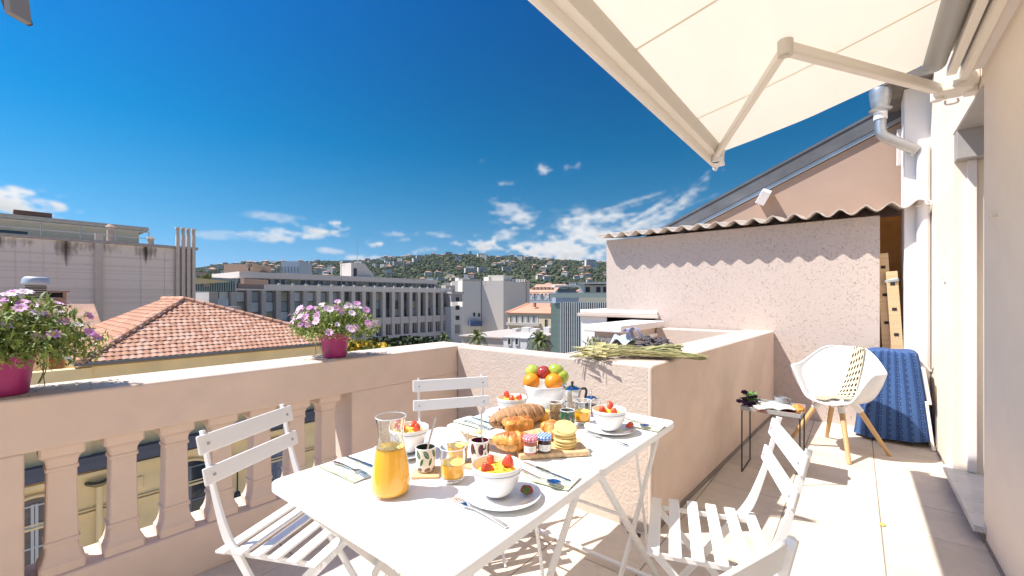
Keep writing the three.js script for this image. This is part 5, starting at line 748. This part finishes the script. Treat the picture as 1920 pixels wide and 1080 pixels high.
{ // the long office building, parallel to the balustrade
  const X = -90, zOf = px => onX(px, HORIZON, X).z, z0 = zOf(395), z1 = zOf(846);
  const t = thing('office_building', 'long grey office building with rows of tall windows below the hill', 'office building', [X, GY, z0]);
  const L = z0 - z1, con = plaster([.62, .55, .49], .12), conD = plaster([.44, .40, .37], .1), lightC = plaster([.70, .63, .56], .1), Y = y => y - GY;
  const S = (n, x0, x1, a, b, u0, u1, m, l) => part(t, n, muv(span(x0, x1, Y(a), Y(b), -u1, -u0)), m, l);
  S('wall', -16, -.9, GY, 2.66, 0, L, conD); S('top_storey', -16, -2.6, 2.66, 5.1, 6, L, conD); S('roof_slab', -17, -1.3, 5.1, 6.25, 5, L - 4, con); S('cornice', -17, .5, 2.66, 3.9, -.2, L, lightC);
  const gls = [phy({ color: C(.24, .28, .31), roughness: .06 }), phy({ color: C(.07, .08, .085), roughness: .06 }), plaster([.52, .57, .60]), phy({ color: C(.028, .032, .03), roughness: .1 }), plaster([.34, .33, .25], .3)];
  const centers = [422, 453, 480, 507, 535, 559, 584, 608, 631, 651, 672, 691, 710, 728, 745, 761, 777.5, 792, 806, 820.6, 835];
  const us = centers.map(px => z0 - zOf(px));
  us.forEach((u, k) => {
    const next = us[k + 1] ?? u + 2.6, prev = us[k - 1] ?? u - 2.6, w = (next - prev) / 2 * .58, mid = (u + next) / 2;
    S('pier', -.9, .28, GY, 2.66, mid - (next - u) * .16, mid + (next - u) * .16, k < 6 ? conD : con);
    const W = S('window', -.88, -.8, -3.6, 2.5, u - w / 2, u + w / 2, M.darkMetal);
    for (let j = 0; j < 3; j++) { const p = part(W, 'pane', span(-.79, -.74, Y(-3.5 + j * 2.0), Y(-1.65 + j * 2.0), -u - w / 2 + .08, -u + w / 2 - .08), k < 8 ? gls[[2, 0, 2, 0, 4][(k * 3 + j) % 5]] : gls[[1, 3, 0, 3, 4, 1][(k * 5 + j * 2) % 6]]); }
    S('sill', -.9, .1, -4.0, -3.6, u - w / 2 - .1, u + w / 2 + .1, con);
    if (k > 3) for (const o of [-.52, 0, .52]) { const q = S('lower_window', -.88, -.82, -8.0, -5.3, u + o * w - w * .19, u + o * w + w * .19, gls[3]); part(q, 'jamb', span(-.86, -.4, Y(-8), Y(-5.3), -u - o * w - w * .28, -u - o * w - w * .20), con); }
    const q = S('attic_window', -2.58, -2.5, 3.95, 4.95, u - w * .62, u + w * .62, gls[[3, 1, 4][k % 3]]); part(q, 'mullion', span(-2.5, -2.42, Y(3.9), Y(5.05), -u - .06, -u + .06), lightC);
    S('cornice_block', .5, .75, 3.5, 4.15, mid - .25, mid + .25, lightC);
  });
  S('spandrel', -.9, .05, -5.3, -4.0, 0, L, con); S('base_band', -.9, .35, -9.1, -8.0, 0, L, con);
  const su = z0 - zOf(680), sv = z0 - zOf(726); const hut = new THREE.ExtrudeGeometry(new THREE.Shape([V2(0, 0), V2(sv - su, 0), V2((sv - su) * .55, 3.5), V2(0, 3.5)]), { depth: 5, bevelEnabled: false }).rotateY(Math.PI / 2).translate(-10, Y(6.2), -su); part(t, 'roof_hut', muv(hut), con, 'sloping stair hut on the roof'); part(t, 'roof_mast', rod([-4, Y(6), -su - 1], [-4, Y(16), -su - 1], .07, .05, 6), M.greyMetal);
  S('roof_hut_door', -4.99, -4.9, 6.3, 8.4, su + .6, su + 1.6, M.darkMetal);
  const a = facade('terrace_annex', 'grey annex with a green barred roof terrace railing left of the office', 'building', 364, 62, 452, 70, -1.2 + 1.0, 14, plaster([.40, .35, .33]));
  for (let k = 0; k < 17; k++) a.rect('railing_bar', 370 + k * 4.4, 546, 371.8 + k * 4.4, 524, -.1, 0, std({ color: C(.26, .34, .33) })); a.rect('railing_back', 368, 546, 446, 524, -.6, -.5, std({ color: C(.03, .05, .05) })); a.rect('railing_rail', 368, 524, 446, 522.5, -.15, .05, std({ color: C(.3, .34, .33) }));
  for (const [x0, x1] of [[409, 428]]) { const q = a.rect('window', x0, 600, x1, 560, .02, .06, plaster([.38, .43, .46])); }
  a.rect('awning_box', 446, 532, 492, 525, .5, 1.2, plaster([.55, .36, .26])); a.rect('dark_recess', 446, 541, 494, 532, -.3, .1, plaster([.17, .16, .18]));
  const pot = thing('roof_shrub', 'yellow green shrub on the annex roof terrace', 'shrub', at(384, 524, 64).toArray()); part(pot, 'foliage', Array.from({ length: 90 }, () => new THREE.IcosahedronGeometry(rr(.2, .42), 0).translate(rr(-1.1, 1.1), rr(-.6, .6), rr(-.6, .6))), std({ color: C(.17, .18, .03) }), null, 'stuff'); part(pot, 'planter', box(2.2, .5, .8, 0, -.8, 0), plaster([.3, .26, .24]));
  const pe = facade('peach_building', 'peach rooftop building rising behind the office roof', 'building', 420, 118, 474, 118, 10.5, 9, plaster([.62, .40, .27])); pe.rect('chimney', 461, 500, 475, 494, -2, 0, plaster([.6, .42, .3])); pe.rect('window', 466, 508, 469, 501, .01, .05, darkGlass);
  const gv = facade('glass_pavilion', 'pale blue grey glazed pavilion among trees behind the office', 'pavilion', 527, 190, 561, 190, 17.5, 12, plaster([.36, .42, .48])); for (let k = 0; k < 6; k++) gv.rect('mullion', 528 + k * 6, 512, 529 + k * 6, 500, 0, .3, plaster([.2, .24, .28]));
  const gd = facade('dark_roof_house', 'low dark roofed house beside the peach building', 'house', 476, 120, 512, 124, 8.6, 9, plaster([.14, .13, .13]));
}
{ // towers and blank walls in the middle
  const pale = plaster([.70, .65, .57], .06), grey = plaster([.47, .43, .39], .06), dk = std({ color: C(.035, .035, .04) });
  const s = facade('stair_tower', 'narrow white stair tower with stacked windows at the end of the office', 'tower', 846, 118, 867, 121, -2.3 + 1.0, 9, plaster([.68, .64, .58]));
  s.rect('upper_wall', 846, 566, 867, 551, -9, -.01, plaster([.33, .31, .31])); for (const y of [561, 577, 596]) { const [u0, v0] = s.px(854, y + 4), [u1, v1] = s.px(861, y - 4); s.window(u0, u1, v0, v1, plaster([.6, .57, .5]), dk); } s.rect('door', 853, 626, 862, 609, .01, .1, plaster([.3, .27, .25])); s.rect('parapet', 845, 551, 868, 547, -9, .4, grey); s.rect('roof_hut', 848, 547, 866, 535, -8, -3, plaster([.5, .45, .38]));
  const a = facade('party_wall_house', 'tall pale house with a blank side wall and small low windows', 'house', 867, 150, 944, 156, 7.1, 26, pale);
  a.rect('downpipe', 902, 612, 903.2, 527, 0, .35, plaster([.22, .18, .16])); a.rect('light_court', 914, 577, 944, 535, .02, .06, plaster([.11, .11, .12]), 'recessed court with dark windows'); a.rect('court_column', 926, 577, 933, 552, .07, .5, plaster([.52, .5, .48])); for (const [x, y] of [[917, 557], [917, 570], [936, 545], [936, 557], [936, 571], [921, 542]]) a.rect('court_sill', x, y + 2.4, x + 8, y + .6, .07, .35, plaster([.34, .33, .33])); for (const [x, y] of [[887, 589], [896, 590], [916, 589], [917, 606]]) { const [u0, v0] = a.px(x, y + 4), [u1, v1] = a.px(x + 4, y - 3); a.window(u0, u1, v0, v1, pale, dk); }
  a.rect('parapet', 867, 527, 902, 524, -8, .25, grey); a.rect('roof_hut', 917, 533, 936, 519, -6, -.5, plaster([.68, .62, .52])); a.rect('roof_hut', 936, 530, 944, 520, -7, -2, plaster([.36, .34, .33])); a.rect('roof_gable', 873, 525, 893, 519, -14, -9, plaster([.60, .55, .48]));
  a.rect('blue_tarp', 878, 611, 900, 601, .2, 2.5, std({ color: C(.06, .10, .20) }));
  const b = facade('party_wall_house', 'pale house with a bare receding side wall and chimney row, right of the court', 'house', 944, 150, 991, 182, 7.3, 20, plaster([.64, .565, .49]));
  for (let k = 0; k < 6; k++) b.rect('chimney_pot', 962 + k * 4.6, 529, 964.6 + k * 4.6, 523.5, -1.2, -.2, plaster([.72, .65, .57])); b.rect('roof_hut', 949, 530, 969, 519, -7, -1, plaster([.72, .66, .56])); b.rect('roof_hole', 965, 525, 968.5, 521, -.9, -.8, dk); b.rect('pier', 986, 570, 991, 526, 0, .5, plaster([.58, .48, .4]));
  const d = facade('domed_roof_house', 'ochre building with a pale rounded roof behind the office end', 'building', 829, 165, 864, 165, 6.9, 12, plaster([.55, .50, .38])); { const [u0] = d.px(832, 525), [u1, v1] = d.px(853, 521); part(d.t, 'dome', slab(12, 8, (u, v) => V(lerp(u0, u1, u), v1 + 1.6 * Math.sin(u * 3.14) , -v * 8), .2), plaster([.62, .60, .50])); } d.rect('dish_mast', 868, 532, 876, 514, -4, -3, plaster([.45, .47, .5]));
  const c = facade('terracotta_house', 'low cream house with bright terracotta roof and shuttered windows', 'house', 952, 128, 1036, 120, -3.3, 12, plaster([.62, .53, .37]));
  { const [u0, v0] = c.px(949, 586), [u1] = c.px(1036, 586), [u2, v2] = c.px(962, 569); part(c.t, 'roof', slab(30, 6, (u, v) => V(lerp(lerp(u0, u2, v), u1, u), lerp(v0, v2, v) + .05 * Math.sin(u * 190), .6 - v * 9), .15), roofM[0]); part(c.t, 'roof_hip', slab(4, 4, (u, v) => V(lerp(u0, u2, v) - (1 - u) * .2 + 1 * u, lerp(v0, v2, v) + .12, .55 - v * 9), .1), roofM[2]); }
  for (let k = 0; k < 10; k++) { const x = 957 + k * 5.4, [ua, va] = c.px(x, 605), [ub, vb] = c.px(x + 2.7, 593); c.window(ua, ub, va, vb, k % 3 ? plaster([.62, .62, .6]) : pale, k % 2 ? plaster([.60, .62, .62]) : dk); } c.rect('balcony', 952, 609, 1014, 606.5, 0, 1, grey); { const [ua, va] = c.px(1022, 613), [ub, vb] = c.px(1026, 599); c.window(ua, ub, va, vb, plaster([.5, .4, .25]), dk); }
  for (const x of [990, 1022]) c.rect('chimney', x, 576, x + 3, 568, -4, -3, plaster([.45, .25, .17]));
  const e = facade('tiled_roof_block', 'row of blue grey houses with a dusty red roof behind the terracotta house', 'building', 991, 196, 1040, 190, .2 + 1.0, 14, plaster([.42, .45, .47]));
  { const [u0, v0] = e.px(990, 548), [u1] = e.px(1041, 548), [, v2] = e.px(1000, 532); part(e.t, 'roof', slab(16, 4, (u, v) => V(lerp(u0, u1, u), lerp(v0, v2, v), .5 - v * 10), .2), roofM[4]); for (let k = 0; k < 6; k++) { const [uu, vv] = e.px(995 + k * 7, 541); part(e.t, 'dormer', box(1.0, 1.5, 1.6, uu, vv, -3), plaster([.36, .24, .18])); } }
  for (let k = 0; k < 6; k++) { const [ua, va] = e.px(994 + k * 7, 562), [ub, vb] = e.px(997.4 + k * 7, 551); e.window(ua, ub, va, vb, plaster([.6, .62, .62]), k % 2 ? plaster([.1, .14, .2]) : plaster([.5, .55, .6])); }
  const g = facade('green_building', 'green grey flat roofed building with closely ribbed side wall', 'building', 1033, 62, 1150, 60, -.2 + .65 , 18, plaster([.20, .265, .225], .08));
  g.rect('roof_edge', 1031, 558, 1150, 549.5, -6, .3, plaster([.27, .33, .30])); const rm = plaster([.52, .54, .53]); g.rect('dark_panel', 1051, 690, 1150, 567, .005, .03, plaster([.045, .055, .055])); for (let k = 0; k < 25; k++) g.rect('rib', 1051 + k * 4.1, 690, 1053.1 + k * 4.1, 567, .035, .35, rm);
  const h = facade('rooftop_villa', 'blue grey penthouse with white fascia above the green building', 'penthouse', 1042, 100, 1085, 100, 2.6, 8, plaster([.27, .33, .43])); h.rect('fascia', 1040, 537.5, 1086, 535, -8, .6, plaster([.62, .64, .66])); h.rect('window_band', 1046, 548, 1080, 541, .01, .05, phy({ color: C(.07, .09, .12), roughness: .1 }));
  const i = facade('rooftop_villa', 'beige penthouse with dark openings above the green building, at the scratched wall', 'penthouse', 1086, 92, 1150, 90, 3.9, 8, plaster([.48, .43, .33])); i.rect('roof_slab', 1084, 533, 1150, 529, -8, .6, plaster([.30, .30, .30])); for (const x of [1098, 1118, 1131]) i.rect('opening', x, 548, x + 8, 538, .01, .05, dk); i.rect('side_panel', 1086, 549, 1096, 533, .01, .1, plaster([.5, .52, .52]));
  const j = facade('flat_roof_hall', 'low hall with a long beige flat roof in front of the pale houses', 'hall', 866, 92, 992, 84, -7.0, 20, plaster([.42, .36, .33])); { const [u0] = j.px(866, 616), [u1] = j.px(992, 616); j.box('roof', u0 - .4, u1 + .4, j.h, j.h + .2, -20, .5, plaster([.50, .43, .38], .12)); for (const [u, w, hh] of [[.45, .12, 1.1], [.58, .1, .8], [.8, .09, 1.3], [.3, .06, .7]]) j.box('roof_unit', u1 * u, u1 * (u + w), j.h + .2, j.h + .2 + hh, -16, -13.5, plaster([.66, .64, .6])); }
  const k2 = facade('white_shed', 'small white shed with two dark windows by the palm trees', 'shed', 944, 66, 988, 64, -4.9, 6, plaster([.66, .64, .63])); k2.box('roof', -.2, k2.w + .2, k2.h, k2.h + .15, -6.2, .2, plaster([.62, .58, .55])); for (const x of [953, 967]) { const [ua, va] = k2.px(x, 646), [ub, vb] = k2.px(x + 5, 635); k2.window(ua, ub, va, vb, pale, dk); }
}
[[905, 522, 152, 'aerial on the roof of the pale blank house'], [953, 519, 158, 'aerial by the roof hut right of the court'], [1062, 533, 101, 'aerial on the blue grey penthouse'], [1108, 527, 92, 'aerial on the beige penthouse'], [640, 512, 86, 'thin aerial on the office roof, left of the stair hut'], [775, 516, 110, 'thin aerial on the office roof, right of the stair hut']].forEach(([x, y, d, l]) => { const t = thing('tv_antenna', 'small ' + l, 'antenna', at(x, y, d).toArray(), YAW + rr(-.5, .5)), h = d * .022; part(t, 'mast', rod([0, -1.5, 0], [0, h, 0], .035, .035, 5), M.darkMetal); part(t, 'boom', rod([-.9, h * .9, 0], [.9, h * .8, 0], .025, .025, 5), M.darkMetal); for (let k = 0; k < 5; k++) part(t, 'element', rod([-.8 + k * .4, h * (.89 - k * .02) - .35, 0], [-.8 + k * .4, h * (.89 - k * .02) + .35, 0], .02, .02, 4), M.darkMetal); });
// palms, hedge and shrubs
function palm(label, p, R, n) {
  const t = thing('palm_tree', label, 'palm tree', [p.x, GY, p.z], rnd() * 6, null), h = p.y - GY;
  part(t, 'trunk', lathe([[.34, 0], [.27, .6], [.24, h * .5], [.27, h - .5], [.34, h - .15], [.1, h + .1]], 10), std({ ...mott([.20, .14, .09], 0.35), roughness: .95 }));
  const cols = [C(.16, .19, .035), C(.10, .14, .025), C(.22, .24, .06)];
  for (let k = 0; k < n; k++) { const a = k * 2.4, e = lerp(1.35, -.55, k / n) + rr(-.12, .12), L = R * rr(.85, 1.15), G = []; const P = s => { const th = e - s * s * 1.25; return V(Math.cos(a) * L * s * Math.cos(e) * (1 - .1 * s), L * (Math.sin(e) * s - .55 * s * s * s * (1.2 - .4 * Math.sin(e))), Math.sin(a) * L * s * Math.cos(e) * (1 - .1 * s)); };
    G.push(tube([P(0), P(.3), P(.6), P(1)], .03, 8, 4)); for (let q = 2; q < 17; q++) for (const sd of [-1, 1]) { const s = q / 17, c = P(s), len = L * .26 * Math.sin(Math.min(1, s * 1.15 + .12) * 2.75), side = V(-Math.sin(a), -.35, Math.cos(a)).multiplyScalar(sd), fw = P(Math.min(1, s + .1)).sub(c).normalize(), tip = c.clone().addScaledVector(side, len * .75).addScaledVector(fw, len * .7), w = fw.clone().multiplyScalar(.055); const g = new THREE.BufferGeometry().setFromPoints([c.clone().sub(w), c.clone().add(w), tip]); g.computeVertexNormals(); G.push(g); }
    const f = part(t, 'frond', G, phy({ color: cols[k % 3], roughness: .6, transmission: .25, thickness: 0 })); f.position.y = h; }
}
palm('large palm in front of the green building, tallest and rightmost', at(1012, 640, 46), 1.75, 34);
palm('palm with sunlit fronds by the beige hall roof', at(894, 634, 58), 1.9, 30);
palm('palm at the foot of the white stair tower', at(832, 637, 62), 1.7, 28);
function bush(name, label, cat, p, r, cols, n, leaf) { const t = thing(name, label, cat, p); cols.forEach(c => { const L = []; for (let k = 0; k < n; k++) { const a = rr(0, 6.28), e = Math.asin(rr(-.3, 1)), q = Math.pow(rnd(), .4); L.push(rot(surf(1, 1, (u, v) => V((u - .5) * leaf, (v - .5) * leaf * 1.5, .1 * leaf * u)), rr(0, 6), rr(0, 6)).translate(Math.cos(a) * Math.cos(e) * r[0] * q, Math.sin(e) * r[1] * q, Math.sin(a) * Math.cos(e) * r[2] * q)); } part(t, 'foliage', L, std({ color: c, roughness: .8 }), null, 'stuff'); }); part(t, 'trunk', rod([0, GY - p[1], 0], [0, 0, 0], .18, .1, 7), std({ color: C(.1, .07, .05) })); }
const A3 = v => v.toArray();
bush('yellow_shrub', 'yellow flowering shrub just beyond the balustrade right of the flower pot', 'shrub', A3(at(672, 668, 9)), [.75, .33, .75], [C(.56, .40, .02), C(.16, .19, .03), C(.62, .28, .02), C(.10, .13, .02)], 420, .07);
bush('round_tree', 'dark green tree top below the office building', 'tree', A3(at(770, 657, 50)), [4.2, 1.6, 2.5], [C(.03, .05, .018), C(.05, .07, .022), C(.07, .085, .03)], 1100, .3);
bush('round_tree', 'grey green tree top beside the palm at the stair tower', 'tree', A3(at(806, 651, 60)), [2.6, 1.4, 2], [C(.08, .11, .085), C(.05, .07, .04)], 700, .3);
bush('round_tree', 'dark tree behind the yellow shrub at the office foot', 'tree', A3(at(715, 654, 45)), [2.6, 1.2, 2], [C(.03, .045, .018), C(.05, .07, .02)], 700, .26);

// ---- the hill with its houses
const SK = [[300, 520], [360, 506], [420, 499], [480, 496], [560, 495], [640, 492], [700, 490], [760, 484], [830, 481], [880, 480.5], [940, 484], [1000, 488], [1060, 491], [1100, 495], [1160, 497], [1300, 500]];
const sky2 = px => { let k = 0; while (k < SK.length - 2 && SK[k + 1][0] < px) k++; return lerp(SK[k][1], SK[k + 1][1], clamp((px - SK[k][0]) / (SK[k + 1][0] - SK[k][0]))); };
const hillY = (px, d) => { const top = (HORIZON - sky2(px)) / FOCAL * 1900 * .965, f = ss(520, 1900, d); return GY + (top - GY) * f * (d > 1900 ? 1 - .25 * ss(1900, 2600, d) : 1) + 14 * (fbm(px / 60, d / 160, 3) - .5) * ss(600, 1000, d) * (1 - .8 * ss(1700, 1900, d)); };
const hp = (px, d) => { const r = ray(px, HORIZON); return V(r.x * d, hillY(px, d), r.z * d); };
struct('hill', surf(120, 70, (u, v) => hp(lerp(250, 1400, u), lerp(480, 2600, v))), std({ ...mott([.075, .085, .035], 0.35), roughness: 1 }));
struct('far_hill', surf(40, 10, (u, v) => { const px = lerp(980, 1500, u), d = lerp(3000, 3900, v), r = ray(px, HORIZON); return V(r.x * d, GY + ((15 * Math.exp(-Math.pow((px - 1118) / 45, 2)) + 57 + 5 * fbm(px / 30, 3, 3)) / FOCAL * 3600) * Math.sin(v * 1.57), r.z * d); }), std({ color: C(.06, .075, .04), roughness: 1 }));
{
  const blob = new THREE.IcosahedronGeometry(1, 1), p = blob.attributes.position; for (let i = 0; i < p.count; i++) { const f = .72 + .55 * hash(Math.round(p.getX(i) * 50), Math.round(p.getY(i) * 70 + p.getZ(i) * 90)); p.setXYZ(i, p.getX(i) * f, p.getY(i) * f * .85, p.getZ(i) * f); } blob.computeVertexNormals();
  const N = 13000, im = new THREE.InstancedMesh(blob, std({ color: C(1, 1, 1), roughness: 1 }), N), m = new THREE.Matrix4(), q = new THREE.Quaternion(), c = new THREE.Color();
  for (let k = 0; k < N; k++) { const px = rr(300, 1200), d = 620 + 1500 * Math.pow(rnd(), .75), pt = hp(px, d), s = rr(2.0, 5.6) * (.7 + d / 2600); m.compose(pt.add(V(0, s * .35, 0)), q.setFromAxisAngle(V(0, 1, 0), rr(0, 6)), V(s, s * rr(.7, 1.15), s)); im.setMatrixAt(k, m); const g = rr(.6, 1.4); c.setRGB(.062 * g * rr(.8, 1.3), .080 * g, .034 * g); im.setColorAt(k, c); }
  im.name = 'hillside_trees'; im.castShadow = im.receiveShadow = true; scene.add(im); tag(im, 'dark green trees covering the far hill between the houses', 'trees', null, 'stuff');
}
{
  const walls = [[.62, .52, .40], [.66, .60, .52], [.55, .36, .25], [.70, .68, .64], [.58, .44, .34], [.46, .40, .36]].map(c => std({ color: C(...c), roughness: .9 })), win = std({ color: C(.06, .065, .075), roughness: .4 });
  const house = (name, label, cat, group, p, w, h, d, roof, wm, rm, turn) => { const t = thing(name, label, cat, A3(p), turn, group); part(t, 'wall', box(w, h + 8, d, 0, h / 2 - 4, 0), wm); if (roof) part(t, 'roof', new THREE.CylinderGeometry(.02, .74, 1, 4, 1).rotateY(Math.PI / 4).scale(w * 1.1, h * .34, d * 1.1).translate(0, h * 1.17, 0), rm); else part(t, 'roof', box(w * 1.03, .5, d * 1.03, 0, h + .25, 0), wm); const n = Math.max(2, Math.round(w / 4.5)), fl = Math.max(1, Math.round(h / 3.4)), G = []; for (let j = 0; j < fl; j++) G.push(box(w * .82, h / fl * .36, .3, 0, (j + .52) * h / fl, d / 2)); part(t, 'window_band', G, win); return t; };
  const kinds = [['cream_villa', 'small cream villa with a tiled roof among the trees of the far hill', 'villa', 'cream villas on the far hill', true, 0], ['white_house', 'small flat roofed white house among the trees of the far hill', 'house', 'white houses on the far hill', false, 3], ['ochre_house', 'small ochre house with a tiled roof on the far hill', 'house', 'ochre houses on the far hill', true, 2], ['pale_apartment', 'pale flat roofed apartment block on the far hill', 'apartment block', 'apartment blocks on the far hill', false, 1]];
  const sideOf = px => px < 560 ? 'above the left office half' : px < 720 ? 'above the middle office part' : px < 860 ? 'above the right office end' : px < 1000 ? 'above the pale blank houses' : 'beside the scratched wall', upOf = d => d > 1600 ? 'high on' : d > 1180 ? 'halfway up' : 'low on';
  const N = 260; for (let k = 0; k < N; k++) { const px = rr(385, 1150), d = 720 + 1180 * Math.pow(rnd(), .8), kd = kinds[[0, 2, 1, 0, 3, 2, 1][k % 7]], big = kd[0] === 'pale_apartment'; house(kd[0], kd[1].replace(/ (among the trees of|on) the far hill/, '').replace(' with a tiled roof', '') + ` ${upOf(d)} the hill, ${sideOf(px)}`, kd[2], kd[3].replace('on the far hill', `${upOf(d)} the hill, ${sideOf(px)}`), hp(px, d).add(V(0, 2.5, 0)), big ? rr(18, 34) : rr(10, 19), big ? rr(9, 15) : rr(7, 10.5), rr(9, 13), kd[4], walls[big ? 1 : (kd[5] + (k % 3 === 0 ? 1 : 0)) % 6], roofM[k % 5], YAW + rr(-.6, .6)); }
  const w1 = hp(882, 1850); house('white_tower', 'slim bright white tower block on the crest of the hill', 'tower block', null, w1, 11, 26, 10, false, walls[3], null, YAW);
  house('white_complex', 'large white stepped apartment complex on the hill by the scratched wall', 'apartment block', null, hp(1107, 1350).add(V(0, 6, 0)), 34, 22, 14, false, walls[3], null, YAW + .2);
  // flat land between the hill and the office
  const mid = [['beige_block', 'beige flat roofed block in the streets below the hill', 'apartment block', 'beige blocks below the hill', false, 1], ['pink_townhouse', 'pink tiled town house in the streets below the hill', 'town house', 'pink town houses below the hill', true, 4], ['white_block', 'white flat roofed block in the streets below the hill', 'apartment block', 'white blocks below the hill', false, 3]];
  for (let k = 0; k < 62; k++) { const px = k < 40 ? rr(830, 1150) : rr(380, 840), d = rr(210, 560), kd = mid[k % 3], gy = Math.max(GY, hillY(px, d)), h = rr(10, 17) + (d > 380 ? 6 : 0); const p = ray(px, HORIZON).multiplyScalar(d).setY(gy); house(kd[0], kd[1].replace(' in the streets below the hill', d > 380 ? ' in the farther streets' : ' in the nearer streets') + ' ' + sideOf(px), kd[2], kd[3] + (d > 380 ? ' farther off, ' : ' nearer, ') + sideOf(px), p, rr(11, 24), h, rr(10, 15), kd[4], walls[kd[5]], roofM[(k * 3) % 5], YAW + rr(-.5, .5)); }
}

scene.fog = new THREE.FogExp2(C(.74, .82, .92), 0.00004);
renderer.render(scene, camera);
